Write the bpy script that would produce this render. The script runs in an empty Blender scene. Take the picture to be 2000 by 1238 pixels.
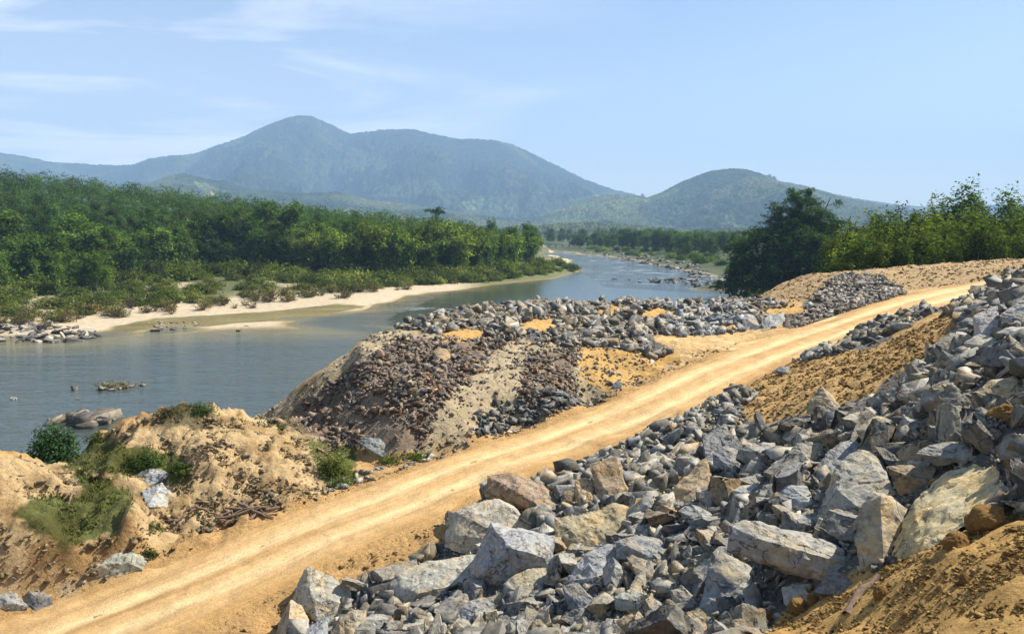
import bpy, bmesh, math, random
import numpy as np
from mathutils import Vector, Matrix, geometry
PI = math.pi
rng = np.random.default_rng(7)
random.seed(7)
S = bpy.context.scene
COL = S.collection

# ------------------------------------------------------------------ camera
CAMZ, FPX, HZN = 19.0, 1500.0, 450.0
TH = math.atan((619 - HZN) / FPX)
cd = bpy.data.cameras.new('camera'); cam = bpy.data.objects.new('camera', cd); COL.objects.link(cam)
cam.location = (0, 0, CAMZ); cam.rotation_euler = (PI/2 - TH, 0, 0)
cd.sensor_width = 36; cd.lens = 36 * FPX / 2000; cd.clip_start = 0.1; cd.clip_end = 60000
S.camera = cam

# ------------------------------------------------------------------ sun and sky
SUN_EL, SUN_AZ = 50.0, 68.0            # azimuth clockwise from the view direction (+Y)
el, az = math.radians(SUN_EL), math.radians(SUN_AZ)
sd = Vector((math.sin(az)*math.cos(el), math.cos(az)*math.cos(el), math.sin(el)))
sl = bpy.data.lights.new('sun', 'SUN'); sl.energy = 5.0; sl.angle = math.radians(0.5); sl.color = (1, 0.945, 0.85)
sun = bpy.data.objects.new('sun', sl); COL.objects.link(sun); sun.rotation_euler = (-sd).to_track_quat('-Z', 'Y').to_euler()
sun.location = (30, 0, 60)
w = bpy.data.worlds.new('World'); S.world = w; w.use_nodes = True
nt = w.node_tree; N = nt.nodes; L = nt.links; N.clear()
def nd(t, **k):
    n = N.new(t)
    for a, b in k.items(): setattr(n, a, b)
    return n
sky = nd('ShaderNodeTexSky', sky_type='NISHITA', sun_disc=False, sun_elevation=el, sun_rotation=az,
         altitude=50, air_density=1.0, dust_density=0.5, ozone_density=3.8)
tc = nd('ShaderNodeTexCoord')
sep = nd('ShaderNodeSeparateXYZ'); L.new(tc.outputs['Generated'], sep.inputs[0])
def wm(op, a, b=None, c=None, clamp=False):
    n = nd('ShaderNodeMath', operation=op, use_clamp=clamp)
    for i, v in enumerate((a, b, c)):
        if v is None: continue
        if isinstance(v, (int, float)): n.inputs[i].default_value = v
        else: L.new(v, n.inputs[i])
    return n.outputs[0]
# thin cirrus: noise on a flat cloud layer above the observer (direction divided by its height)
zc = wm('ADD', wm('MAXIMUM', sep.outputs[2], 0.0), 0.10)
cx, cy = wm('DIVIDE', sep.outputs[0], zc), wm('DIVIDE', sep.outputs[1], zc)
cmb = nd('ShaderNodeCombineXYZ'); L.new(cx, cmb.inputs[0]); L.new(cy, cmb.inputs[1])
mp = nd('ShaderNodeMapping'); L.new(cmb.outputs[0], mp.inputs[0])
mp.inputs['Rotation'].default_value = (0, 0, math.radians(-38)); mp.inputs['Scale'].default_value = (0.5, 1.0, 1); mp.inputs['Location'].default_value = (1.7, 0.9, 0)
nz = nd('ShaderNodeTexNoise'); L.new(mp.outputs[0], nz.inputs['Vector'])
nz.inputs['Scale'].default_value = 0.9; nz.inputs['Detail'].default_value = 9; nz.inputs['Roughness'].default_value = 0.6; nz.inputs['Distortion'].default_value = 1.1
cl = wm('MULTIPLY', wm('SUBTRACT', nz.outputs[0], 0.45), 4.2, clamp=True)
cl = wm('MINIMUM', wm('MAXIMUM', cl, 0.0), 1.0)
# more veil towards the left and low over the hills
left = wm('MULTIPLY_ADD', sep.outputs[0], -1.7, 0.30)
left = wm('MINIMUM', wm('MAXIMUM', left, 0.0), 1.0)
low = wm('SUBTRACT', 1.0, wm('MULTIPLY', sep.outputs[2], 1.1)); low = wm('MAXIMUM', low, 0.0)
veil = wm('MULTIPLY', wm('MULTIPLY', left, low), wm('MULTIPLY_ADD', cl, 0.95, 0.10))
hz_ = wm('POWER', wm('SUBTRACT', 1.0, wm('MAXIMUM', wm('MINIMUM', sep.outputs[2], 1.0), 0.0)), 6.0)
veil = wm('MINIMUM', wm('ADD', veil, wm('MULTIPLY', hz_, 0.46)), 0.85)
mx = nd('ShaderNodeMixRGB'); L.new(veil, mx.inputs[0]); L.new(sky.outputs[0], mx.inputs[1])
mx.inputs[2].default_value = (10.2, 9.9, 10.3, 1)
bg = nd('ShaderNodeBackground'); bg.inputs[1].default_value = 0.083
L.new(mx.outputs[0], bg.inputs[0])
out = nd('ShaderNodeOutputWorld'); L.new(bg.outputs[0], out.inputs[0])
S.view_settings.view_transform = 'Standard'; S.view_settings.look = 'None'
S.view_settings.exposure = 1.0; S.view_settings.gamma = 1
S.render.engine = 'CYCLES'
S.cycles.max_bounces = 5; S.cycles.diffuse_bounces = 2; S.cycles.glossy_bounces = 2; S.cycles.volume_bounces = 0
S.cycles.transparent_max_bounces = 4; S.cycles.caustics_reflective = False; S.cycles.caustics_refractive = False

# ------------------------------------------------------------------ geometry helpers
ct, st = math.cos(TH), math.sin(TH)
def raydir(px, py):
    u, v = (px-1000)/FPX, (619-py)/FPX
    return np.array([u, ct + v*st, -st + v*ct])
def at_z(px, py, z):                       # point of the pixel's ray at height z
    d = raydir(px, py); t = (z - CAMZ)/d[2]
    return np.array([d[0]*t, d[1]*t, z])
def at_y(px, py, y):                       # point of the pixel's ray at distance y
    d = raydir(px, py); t = y/d[1]
    return np.array([d[0]*t, y, CAMZ + d[2]*t])
def project(P):
    P = np.asarray(P, float); x, y, z = P[..., 0], P[..., 1], P[..., 2]-CAMZ
    dep = np.maximum(y*ct - z*st, 1e-3)
    return 1000 + FPX*x/dep, 619 - FPX*(y*st + z*ct)/dep, dep
def hsh(ix, iy, iz, seed):
    M = 0xffffffff
    h = (ix*374761393 + iy*668265263 + iz*1440662683 + seed*362437) & M
    h = ((h ^ (h >> 13))*1274126177) & M
    h = ((h ^ (h >> 16))*2246822519) & M
    return ((h ^ (h >> 15)) & 0xffffff)/float(0xffffff)
def vnoise(x, y, z=None, seed=0):          # value noise 0..1
    x = np.asarray(x, float); y = np.asarray(y, float)
    z = np.zeros_like(x) if z is None else np.asarray(z, float)
    ix, iy, iz = np.floor(x).astype(np.int64), np.floor(y).astype(np.int64), np.floor(z).astype(np.int64)
    f = [x-ix, y-iy, z-iz]; f = [t*t*t*(t*(t*6-15)+10) for t in f]
    r = 0
    for a in (0, 1):
        for b in (0, 1):
            for c in (0, 1):
                wgt = (f[0] if a else 1-f[0])*(f[1] if b else 1-f[1])*(f[2] if c else 1-f[2])
                r = r + wgt*hsh(ix+a, iy+b, iz+c, seed)
    return r
def fbm(x, y, z=None, oct=4, seed=0, gain=0.5):
    a, s, t = 1.0, 0.0, 0.0
    x = np.asarray(x, float); y = np.asarray(y, float); z = None if z is None else np.asarray(z, float)
    for i in range(oct):
        s = s + a*(vnoise(x, y, z, seed+i*17)-0.5)*2; t += a; a *= gain
        x = x*2.03+3.1; y = y*2.03+1.7; z = None if z is None else z*2.03+0.9
    return s/t
def ridged(x, y, oct=4, seed=0):
    a, s, t = 1.0, 0.0, 0.0
    for i in range(oct):
        s = s + a*(1-np.abs(vnoise(x, y, None, seed+i*11)*2-1)); t += a; a *= 0.5
        x = x*2.07+5.2; y = y*2.07+2.3
    return s/t
def inpoly(px, py, poly):
    px = np.asarray(px); py = np.asarray(py); r = np.zeros(px.shape, bool); n = len(poly)
    for i in range(n):
        x1, y1 = poly[i]; x2, y2 = poly[(i+1) % n]
        if y1 == y2: continue
        c = ((y1 > py) != (y2 > py)) & (px < (x2-x1)*(py-y1)/(y2-y1)+x1)
        r ^= c
    return r
def lerp(a, b, t): return a + (b-a)*t
def sstep(a, b, x):
    t = np.clip((x-a)/(b-a), 0, 1); return t*t*(3-2*t)

def mk_mesh(name, V, F, mat=None, tint=None, smooth=False, sharp=None):
    V = np.asarray(V, np.float32); F = np.asarray(F, np.int32); k = F.shape[1]
    me = bpy.data.meshes.new(name)
    me.vertices.add(len(V)); me.vertices.foreach_set('co', V.ravel())
    me.loops.add(F.size); me.loops.foreach_set('vertex_index', F.ravel())
    me.polygons.add(len(F)); me.polygons.foreach_set('loop_start', np.arange(len(F), dtype=np.int32)*k)
    me.polygons.foreach_set('loop_total', np.full(len(F), k, np.int32))
    if smooth: me.polygons.foreach_set('use_smooth', np.ones(len(F), bool))
    me.update(calc_edges=True)
    if tint is not None:
        T = np.asarray(tint, np.float32)
        if T.shape[1] == 3: T = np.concatenate([T, np.ones((len(T), 1), np.float32)], 1)
        at = me.color_attributes.new('tint', 'FLOAT_COLOR', 'POINT'); at.data.foreach_set('color', T.ravel())
    if sharp is not None: me.set_sharp_from_angle(angle=math.radians(sharp))
    if mat: me.materials.append(mat)
    return me
def tag(o, label=None, cat=None, group=None, kind=None):
    if label: o['label'] = label
    if cat: o['category'] = cat
    if group: o['group'] = group
    if kind: o['kind'] = kind
    return o
def obj(name, me, parent=None):
    o = bpy.data.objects.new(name, me); COL.objects.link(o)
    if parent: o.parent = parent
    return o
def grid_faces(nx, ny):
    i = np.arange(nx-1)[None, :] + np.arange(ny-1)[:, None]*nx
    return np.stack([i, i+1, i+nx+1, i+nx], -1).reshape(-1, 4)

# ------------------------------------------------------------------ materials
def mat(name):
    m = bpy.data.materials.new(name); m.use_nodes = True
    t = m.node_tree; t.nodes.clear(); return m, t.nodes, t.links
class MB:
    def __init__(s, name):
        s.m, s.n, s.l = mat(name); s.tc = s.n.new('ShaderNodeTexCoord')
    def node(s, t, ins=None, **k):
        n = s.n.new(t)
        for a, b in k.items(): setattr(n, a, b)
        for a, v in (ins or {}).items():
            if hasattr(v, 'is_output'): s.l.new(v, n.inputs[a])
            else: n.inputs[a].default_value = v
        return n
    def noise(s, scale, detail=4, rough=0.55, vec=None, dist=0.0):
        return s.node('ShaderNodeTexNoise', {'Vector': vec or s.tc.outputs['Object'], 'Scale': scale, 'Detail': detail, 'Roughness': rough, 'Distortion': dist}).outputs[0]
    def ramp(s, fac, stops):
        r = s.node('ShaderNodeValToRGB', {'Fac': fac}); e = r.color_ramp.elements
        while len(e) < len(stops): e.new(0.5)
        for q, (p, c) in zip(e, stops):
            q.position = p; q.color = (c, c, c, 1) if isinstance(c, (int, float)) else tuple(c)+(1,)
        return r.outputs[0]
    def mix(s, f, a, b, mode='MIX'):
        n = s.node('ShaderNodeMixRGB', blend_type=mode)
        for i, v in enumerate((f, a, b)):
            if hasattr(v, 'is_output'): s.l.new(v, n.inputs[i])
            elif i == 0 or not isinstance(v, (int, float)): n.inputs[i].default_value = v if i == 0 else tuple(v)+(1,)
            else: n.inputs[i].default_value = (v, v, v, 1)
        return n.outputs[0]
    def math(s, op, a, b=0.0, c=0.0):
        n = s.node('ShaderNodeMath', {0: a, 1: b, 2: c}, operation=op); return n.outputs[0]
    def bump(s, h, strength, dist, normal=None):
        i = {'Height': h, 'Strength': strength, 'Distance': dist}
        if normal: i['Normal'] = normal
        return s.node('ShaderNodeBump', i).outputs[0]
    def finish(s, col, rough=0.9, normal=None, spec=0.3, **k):
        i = {'Base Color': col if hasattr(col, 'is_output') else tuple(col)+(1,), 'Roughness': rough, 'Specular IOR Level': spec}
        if normal: i['Normal'] = normal
        i.update(k)
        p = s.node('ShaderNodeBsdfPrincipled', i)
        s.node('ShaderNodeOutputMaterial', {'Surface': p.outputs[0]}); return s.m
    def attr(s, name='tint'): return s.node('ShaderNodeAttribute', attribute_name=name).outputs['Color']
    def ocol(s): return s.node('ShaderNodeObjectInfo').outputs['Color']

def soil_mat(name, use_attr=True, base=(0.42, 0.24, 0.08)):
    b = MB(name)
    c = b.attr() if use_attr else b.mix(0.0, base, base)
    n1 = b.noise(0.9, 6, 0.6); n2 = b.noise(7.0, 6, 0.65); n3 = b.noise(38.0, 4, 0.7)
    c = b.mix(1.0, c, b.ramp(n1, [(0.3, 0.80), (0.7, 1.18)]), 'MULTIPLY')
    c = b.mix(1.0, c, b.ramp(n2, [(0.3, 0.78), (0.72, 1.2)]), 'MULTIPLY')
    c = b.mix(1.0, c, b.ramp(n3, [(0.35, 0.85), (0.7, 1.12)]), 'MULTIPLY')
    v = b.node('ShaderNodeTexVoronoi', {'Vector': b.tc.outputs['Object'], 'Scale': 5.5}, feature='F1').outputs[0]
    nb = b.bump(b.noise(3.2, 8, 0.68), 0.9, 0.22)
    nb = b.bump(v, 0.35, 0.06, nb)
    nb = b.bump(b.noise(22.0, 5, 0.7), 0.8, 0.035, nb)
    return b.finish(c, 0.95, nb, 0.15)
def road_mat():
    b = MB('road_dust'); c = b.attr()
    mpv = b.node('ShaderNodeUVMap', uv_map='uv').outputs[0]
    mp = b.node('ShaderNodeMapping', {'Vector': mpv, 'Scale': (6.0, 0.35, 1)}).outputs[0]
    n1 = b.noise(1.0, 6, 0.6, vec=mp); n2 = b.noise(1.3, 7, 0.65); n3 = b.noise(30, 4, 0.7)
    c = b.mix(1.0, c, b.ramp(n1, [(0.3, 0.84), (0.7, 1.10)]), 'MULTIPLY')
    c = b.mix(1.0, c, b.ramp(n2, [(0.3, 0.86), (0.7, 1.1)]), 'MULTIPLY')
    c = b.mix(1.0, c, b.ramp(n3, [(0.35, 0.9), (0.7, 1.07)]), 'MULTIPLY')
    nb = b.bump(n1, 0.9, 0.09)
    tread = b.node('ShaderNodeTexWave', {'Vector': b.node('ShaderNodeMapping', {'Vector': mpv, 'Scale': (0.4, 1.6, 1)}).outputs[0], 'Scale': 2.2, 'Distortion': 5.0, 'Detail': 3}).outputs[1]
    nb = b.bump(tread, 0.25, 0.03, nb)
    nb = b.bump(b.noise(5.0, 7, 0.75), 0.9, 0.07, nb)
    return b.finish(c, 0.95, nb, 0.1)
def rock_mat(name, src):
    b = MB(name)
    c = b.attr() if src == 'attr' else b.ocol()
    pos = b.node('ShaderNodeNewGeometry').outputs['Position']
    n1 = b.noise(1.6, 7, 0.62, vec=pos, dist=0.4); n2 = b.noise(6.0, 8, 0.7, vec=pos); n3 = b.noise(2.3, 5, 0.6, vec=b.node('ShaderNodeMapping', {'Vector': pos, 'Location': (9, 4, 2)}).outputs[0])
    c = b.mix(1.0, c, b.ramp(n2, [(0.28, 0.48), (0.5, 0.9), (0.75, 1.35)]), 'MULTIPLY')
    stain = b.mix(1.0, c, (1.5, 1.16, 0.70), 'MULTIPLY')
    c = b.mix(b.ramp(n1, [(0.47, 0.0), (0.66, 0.75)]), c, stain)
    dark = b.mix(1.0, c, (0.62, 0.66, 0.72), 'MULTIPLY')
    c = b.mix(b.ramp(n3, [(0.52, 0.0), (0.64, 0.7)]), c, dark)
    nv = b.node('ShaderNodeTexNoise', {'Vector': pos, 'Scale': 1.1, 'Detail': 5, 'Roughness': 0.6}).outputs['Color']
    wv = b.node('ShaderNodeVectorMath', {0: pos, 1: b.node('ShaderNodeVectorMath', {0: nv, 3: 1.6}, operation='SCALE').outputs[0]}, operation='ADD').outputs[0]
    ck = b.node('ShaderNodeTexVoronoi', {'Vector': wv, 'Scale': 0.95}, feature='DISTANCE_TO_EDGE').outputs[0]
    crack = b.math('MULTIPLY', b.ramp(ck, [(0.0, 1.0), (0.022, 0.0)]), b.ramp(n3, [(0.42, 0.0), (0.5, 1.0)]))
    c = b.mix(b.math('MULTIPLY', crack, 0.8), c, (.05, .045, .04))
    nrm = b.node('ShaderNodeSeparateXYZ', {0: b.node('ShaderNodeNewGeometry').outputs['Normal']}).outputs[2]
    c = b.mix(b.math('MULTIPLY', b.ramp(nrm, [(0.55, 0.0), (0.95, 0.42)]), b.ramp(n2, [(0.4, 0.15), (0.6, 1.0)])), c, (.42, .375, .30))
    strat = b.node('ShaderNodeTexNoise', {'Vector': b.node('ShaderNodeMapping', {'Vector': b.tc.outputs['Object'], 'Scale': (1.0, 1.2, 7.0), 'Rotation': (0.3, 0.4, 0.1)}).outputs[0], 'Scale': 2.0, 'Detail': 6, 'Roughness': 0.7}).outputs[0]
    q = 0.3 if src == 'attr' else 1.0
    nb = b.bump(strat, 0.45, 0.05*q)
    nb = b.bump(b.math('SUBTRACT', 1.0, crack), 0.8, 0.04*q, nb)
    nb = b.bump(n2, 1.0, 0.075*q, nb)
    nb = b.bump(b.noise(26.0, 5, 0.7, vec=pos), 0.8, 0.02*q, nb)
    return b.finish(c, 0.85, nb, 0.25)
def leaf_mat(name, trans=0.35):
    b = MB(name)
    c = b.mix(1.0, b.attr(), b.ocol(), 'MULTIPLY')
    d = b.node('ShaderNodeBsdfDiffuse', {'Color': c}); t = b.node('ShaderNodeBsdfTranslucent', {'Color': b.mix(1.0, c, (1.15, 1.25, 0.6), 'MULTIPLY')})
    m = b.node('ShaderNodeMixShader', {0: trans, 1: d.outputs[0], 2: t.outputs[0]})
    b.node('ShaderNodeOutputMaterial', {'Surface': m.outputs[0]}); return b.m
def bark_mat(name, col):
    b = MB(name)
    mp = b.node('ShaderNodeMapping', {'Vector': b.tc.outputs['Object'], 'Scale': (6, 6, 1.2)}).outputs[0]
    n = b.noise(2.0, 6, 0.7, vec=mp)
    c = b.mix(1.0, col, b.ramp(n, [(0.3, 0.55), (0.7, 1.3)]), 'MULTIPLY')
    return b.finish(c, 0.9, b.bump(n, 0.9, 0.03), 0.2)
def hill_mat(name, dark, light, patch, bare=0.0):
    b = MB(name); pos = b.tc.outputs['Object']
    big = b.noise(0.0015, 5, 0.6, vec=pos, dist=0.8); mid = b.noise(0.0075, 6, 0.62, vec=pos, dist=0.5)
    fine = b.noise(0.034, 6, 0.75, vec=pos)
    c = b.mix(b.ramp(mid, [(0.35, 0.0), (0.68, 1.0)]), dark, tuple(0.6*d+0.4*l for d, l in zip(dark, light)))
    c = b.mix(b.ramp(big, [(patch, 0.0), (patch+0.045, 0.8)]), c, light)
    if bare:
        c = b.mix(b.math('MULTIPLY', b.ramp(big, [(patch+0.07, 0.0), (patch+0.10, bare)]), b.ramp(mid, [(0.5, 0.0), (0.56, 1.0)])), c, (0.33, 0.25, 0.14))
    c = b.mix(1.0, c, b.attr(), 'MULTIPLY')
    c = b.mix(1.0, c, b.ramp(fine, [(0.3, 0.25), (0.7, 1.85)]), 'MULTIPLY')
    nb = b.bump(fine, 1.0, 50.0)
    nb = b.bump(b.noise(0.11, 3, 0.7, vec=pos), 1.0, 10.0, nb)
    return b.finish(c, 0.95, nb, 0.1)
def water_mat():
    b = MB('river_water'); pos = b.tc.outputs['Object']
    at = b.node('ShaderNodeSeparateColor', {0: b.attr()})
    sh, foam = at.outputs[0], at.outputs[1]
    c = b.mix(sh, (0.046, 0.060, 0.050), (0.165, 0.14, 0.06))
    mp = b.node('ShaderNodeMapping', {'Vector': pos, 'Scale': (0.28, 1.0, 1), 'Rotation': (0, 0, math.radians(-14))}).outputs[0]
    fn = b.noise(0.10, 9, 0.75, vec=b.node('ShaderNodeMapping', {'Vector': pos, 'Scale': (0.75, 1.0, 1), 'Rotation': (0, 0, 0.5)}).outputs[0], dist=1.0)
    f = b.math('MULTIPLY', foam, b.ramp(fn, [(0.53, 0.0), (0.62, 0.8)]))
    c = b.mix(f, c, (0.62, 0.66, 0.68))
    n1 = b.noise(1.1, 4, 0.6, vec=mp); n2 = b.noise(0.22, 4, 0.6, vec=mp); n3 = b.noise(4.5, 3, 0.6, vec=mp)
    calm = at.outputs[2]
    k = b.math('SUBTRACT', 1.0, b.math('MULTIPLY', calm, 0.8))
    nb = b.bump(n2, b.math('MULTIPLY', k, 0.55), 0.6)
    nb = b.bump(n1, b.math('MULTIPLY', k, 0.8), 0.16, nb)
    nb = b.bump(n3, b.math('MULTIPLY', k, 0.45), 0.03, nb)
    r = b.math('MULTIPLY_ADD', f, 0.5, 0.10)
    return b.finish(c, r, nb, 0.5, IOR=1.33)
M = {}
M['ground'] = soil_mat('ground_soil')
M['soil_obj'] = soil_mat('loose_soil')
M['road'] = road_mat()
M['rock_obj'] = rock_mat('boulder_stone', 'obj')
M['rock_attr'] = rock_mat('rubble_stone', 'attr')
M['leaf'] = leaf_mat('leaves')
M['grass'] = leaf_mat('grass_blades', 0.3)
M['bark'] = bark_mat('bark', (0.11, 0.085, 0.06))
M['bark_pale'] = bark_mat('pale_bark', (0.24, 0.21, 0.17))
M['dry_wood'] = bark_mat('dry_wood', (0.20, 0.14, 0.095))
M['concrete'] = bark_mat('old_concrete', (0.3, 0.29, 0.27))
M['water'] = water_mat()
# ------------------------------------------------------------------ terrain: heights from surveyed points
class Field:
    def __init__(s, pts, x0, x1, y0, y1, st, blur=1):
        s.x0, s.y0, s.st = x0, y0, st
        nx, ny = int((x1-x0)/st)+1, int((y1-y0)/st)+1; s.nx, s.ny = nx, ny
        P = np.array(pts, float)
        # drop near-duplicates
        keep = []
        for p in P:
            if all((p[0]-q[0])**2+(p[1]-q[1])**2 > 0.04 for q in keep): keep.append(p)
        P = np.array(keep)
        res = geometry.delaunay_2d_cdt([Vector((p[0], p[1])) for p in P], [], [], 0, 1e-5)
        vs = np.array([(v.x, v.y) for v in res[0]]); zz = np.array([P[o[0], 2] if o else 0 for o in res[3]])
        Z = np.zeros((ny, nx)); X = x0+np.arange(nx)*st; Y = y0+np.arange(ny)*st
        for f in res[2]:
            a, b, c = [vs[i] for i in f]; za, zb, zc_ = [zz[i] for i in f]
            i0 = max(0, int((min(a[0], b[0], c[0])-x0)/st)); i1 = min(nx-1, int((max(a[0], b[0], c[0])-x0)/st)+1)
            j0 = max(0, int((min(a[1], b[1], c[1])-y0)/st)); j1 = min(ny-1, int((max(a[1], b[1], c[1])-y0)/st)+1)
            if i1 < i0 or j1 < j0: continue
            gx, gy = np.meshgrid(X[i0:i1+1], Y[j0:j1+1])
            d = (b[1]-c[1])*(a[0]-c[0])+(c[0]-b[0])*(a[1]-c[1])
            if abs(d) < 1e-9: continue
            l1 = ((b[1]-c[1])*(gx-c[0])+(c[0]-b[0])*(gy-c[1]))/d
            l2 = ((c[1]-a[1])*(gx-c[0])+(a[0]-c[0])*(gy-c[1]))/d
            l3 = 1-l1-l2; m = (l1 >= -1e-6) & (l2 >= -1e-6) & (l3 >= -1e-6)
            Z[j0:j1+1, i0:i1+1][m] = (l1*za+l2*zb+l3*zc_)[m]
        for _ in range(blur):
            Q = np.pad(Z, 1, mode='edge')
            Z = (Q[1:-1, 1:-1]*2+Q[:-2, 1:-1]+Q[2:, 1:-1]+Q[1:-1, :-2]+Q[1:-1, 2:])/6
        s.Z = Z
    def __call__(s, x, y):
        fx = np.clip((np.asarray(x, float)-s.x0)/s.st, 0, s.nx-1.001); fy = np.clip((np.asarray(y, float)-s.y0)/s.st, 0, s.ny-1.001)
        i, j = fx.astype(int), fy.astype(int); a, b = fx-i, fy-j
        Z = s.Z
        return Z[j, i]*(1-a)*(1-b)+Z[j, i+1]*a*(1-b)+Z[j+1, i]*(1-a)*b+Z[j+1, i+1]*a*b

road_px = [(150, 1238, 5.2), (400, 1137, 6.1), (600, 1047, 6.9), (760, 985, 7.5), (937, 914, 8.2), (1095, 862, 8.8), (1250, 803, 9.6),
           (1390, 735, 10.6), (1500, 690, 11.4), (1600, 655, 12.1), (1700, 622, 12.9), (1800, 590, 13.7), (1880, 571, 14.2), (1950, 557, 14.7)]
rc = [at_z(*p) for p in road_px]
rc.append(rc[-1]+(rc[-1]-rc[-2])*1.2)
rc.insert(0, rc[0]+(rc[0]-rc[1])*1.1)
rc = np.array(rc)
# Catmull-Rom densify
def crom(P, n=12):
    P = np.asarray(P); o = []
    Q = np.vstack([2*P[0]-P[1], P, 2*P[-1]-P[-2]])
    for i in range(1, len(Q)-2):
        for k in range(n):
            t = k/n; a, b, c, d = Q[i-1], Q[i], Q[i+1], Q[i+2]
            o.append(0.5*((2*b)+(c-a)*t+(2*a-5*b+4*c-d)*t*t+(3*b-a-3*c+d)*t**3))
    o.append(P[-1]); return np.array(o)
RC = crom(rc)
T_ = np.gradient(RC, axis=0); T_[:, 2] = 0; T_ /= np.linalg.norm(T_, axis=1)[:, None]
RN = np.stack([-T_[:, 1], T_[:, 0], 0*T_[:, 0]], 1)      # to the left of travel
pts = []
for k in range(0, len(RC), 3):
    far = sstep(120, 170, np.array(float(k)))
    wl, wr = 2.4+far*1.0, 2.4+far*1.0
    pts += [RC[k], RC[k]+RN[k]*wl, RC[k]-RN[k]*wr]
def W(*a):
    for p in a: pts.append(np.array(p, float))
def Pz(*a):
    for p in a: pts.append(at_z(*p))
# left bluff and soil heap
Pz((-150,1190,5.2),(0,1165,5.4),(80,1148,5.5),(150,1130,5.7),(220,1118,5.85),(285,1102,6.1),(310,1070,6.2),(330,1060,6.35),(420,1022,6.8),(345,995,7.0),(312,1010,6.8))
Pz((-80,1060,7.3),(0,1056,7.35),(70,1056,7.3),(150,1060,7.05),(225,1038,7.25),(262,985,8.05),(256,955,8.15))
Pz((180,960,7.95),(130,925,8.0),(-80,872,10.0),(0,893,9.7),(70,905,9.2),(105,935,8.6),(170,975,7.8),(60,1000,7.9),(0,960,8.6),(20,1030,7.5),(150,1010,7.45),(225,990,7.9))
Pz((135,908,7.1),(200,925,7.6),(290,975,7.2))
W((-30,36,5.5),(-27,42,3),(-34,40,2.5),(-40,30,5),(-45,50,-1),(-30,50,-0.6),(-27,27,7.5),(-32,24,6.5),(-26,33,7.5))
# clay mound
Pz((185,850,8.6),(230,822,9.4),(290,812,9.8),(360,786,10.35),(420,808,9.9),(520,818,9.0),(590,835,8.6),(650,862,7.7))
Pz((230,880,8.8),(300,890,8.7),(420,880,9.0),(540,890,8.3),(600,900,8.0),(430,960,7.6),(460,992,7.0),(560,960,7.5),(625,955,7.3),(650,905,7.4),(365,965,7.5),(380,985,7.0))
W((-20,44,5),(-15,45,5.6),(-25,45,2.2),(-21,50,0.8),(-30,44,1.2),(-12,45.5,6.4))
# embankment
Pz((600,862,7.4),(700,898,7.5),(780,908,7.6),(870,890,7.9),(1000,842,8.4),(1150,792,9.1),(1240,757,9.7),(1300,722,10.1))
Pz((505,814,7.2),(560,772,8.65),(640,717,10.4),(700,668,11.8),(740,645,12.4))
Pz((830,655,12.2),(950,672,11.9),(1050,690,11.5),(1140,675,11.6),(1230,690,11.1),(1290,702,10.6))
Pz((560,822,7.9),(640,800,9.0),(720,760,10.2),(800,745,10.9),(870,770,10.4),(950,760,10.4),(1050,755,10.4),(1150,738,10.5),(900,830,9.1),(1000,800,9.3),(780,840,9.0),(690,840,8.5))
Pz((830,628,12.5),(870,612,12.6),(960,600,12.5),(1040,594,12.4),(1150,598,12.1),(1250,592,11.8),(1340,596,11.6),(1430,594,11.5),(1480,592,11.6))
Pz((950,630,12.3),(1100,640,12.0),(1180,625,12.0),(1300,662,11.0),(1380,655,11.1),(1300,625,11.9),(1450,620,12.0),(1550,640,11.9),(1450,650,11.4),(1250,655,11.5))
W((-20,54,3),(-26,54,0.2),(-17,60,5),(-24,62,0),(-34,62,-2),(-14,68,4.5),(-20,76,-0.4),(-8,78,4),(-8,90,-1),(8,86,6),(8,97,-0.5),(24,92,6),(25,104,-1),(-45,105,-3),(0,105,-2.5),(-45,75,-3),(-30,70,-2.5))
Pz((1045,626,12.75),(1195,601,12.6),(1290,604,12.4))
# berm beyond the yard
Pz((1480,580,11.9),(1530,552,13.4),(1560,537,14.2),(1605,534,14.5),(1640,531,14.8),(1700,528,15.0),(1760,521,15.3),(1800,530,15.0),(1850,526,15.2),(1900,516,15.6),(1960,505,16.0),(1995,521,15.8))
Pz((1540,585,12.8),(1600,602,12.5),(1700,572,13.5),(1765,567,13.8),(1860,556,14.4),(1935,547,14.9),(1650,610,12.6),(1640,570,13.4))
W((20,102,3),(35,98,7),(50,98,8),(60,98,9),(70,90,10),(70,105,9),(42,104,7),(70,70,15.5),(60,84,14.0))
# right rubble slope
Pz((560,1238,5.6),(660,1195,6.1),(700,1142,6.3),(860,1062,7.2),(900,965,8.0),(1000,918,8.5),(1060,905,8.7),(1180,860,9.2))
Pz((640,1238,5.9),(900,1238,7.1),(900,1130,7.4),(1100,1238,8.1),(1100,1080,8.5),(1100,960,8.9),(1250,1238,8.9),(1300,1100,9.5),(1300,960,9.7),(1250,850,9.5),(1350,800,10.0),
   (1450,1238,9.9),(1500,1130,10.7),(1500,1000,10.9),(1500,880,11.1),(1500,800,11.3),(1450,765,10.9),(1560,702,11.8),(1400,900,10.0))
Pz((1650,1130,11.8),(1650,1000,12.1),(1650,880,12.3),(1650,780,12.6),(1700,700,13.0),(1750,650,13.6),(1680,642,12.9),(1620,690,12.4),
   (1800,1000,13.2),(1800,880,13.5),(1800,780,13.8),(1800,700,14.3),(1850,640,14.9),(1870,602,15.0),(1930,580,15.2),
   (1990,1000,14.2),(1990,880,14.8),(1990,780,15.3),(1990,700,15.8),(1990,620,16.4),(2000,562,16.6),(2000,534,16.8))
Pz((1600,1238,11.5),(1800,1238,13.0),(2000,1238,14.1),(1800,1110,13.3))
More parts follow.
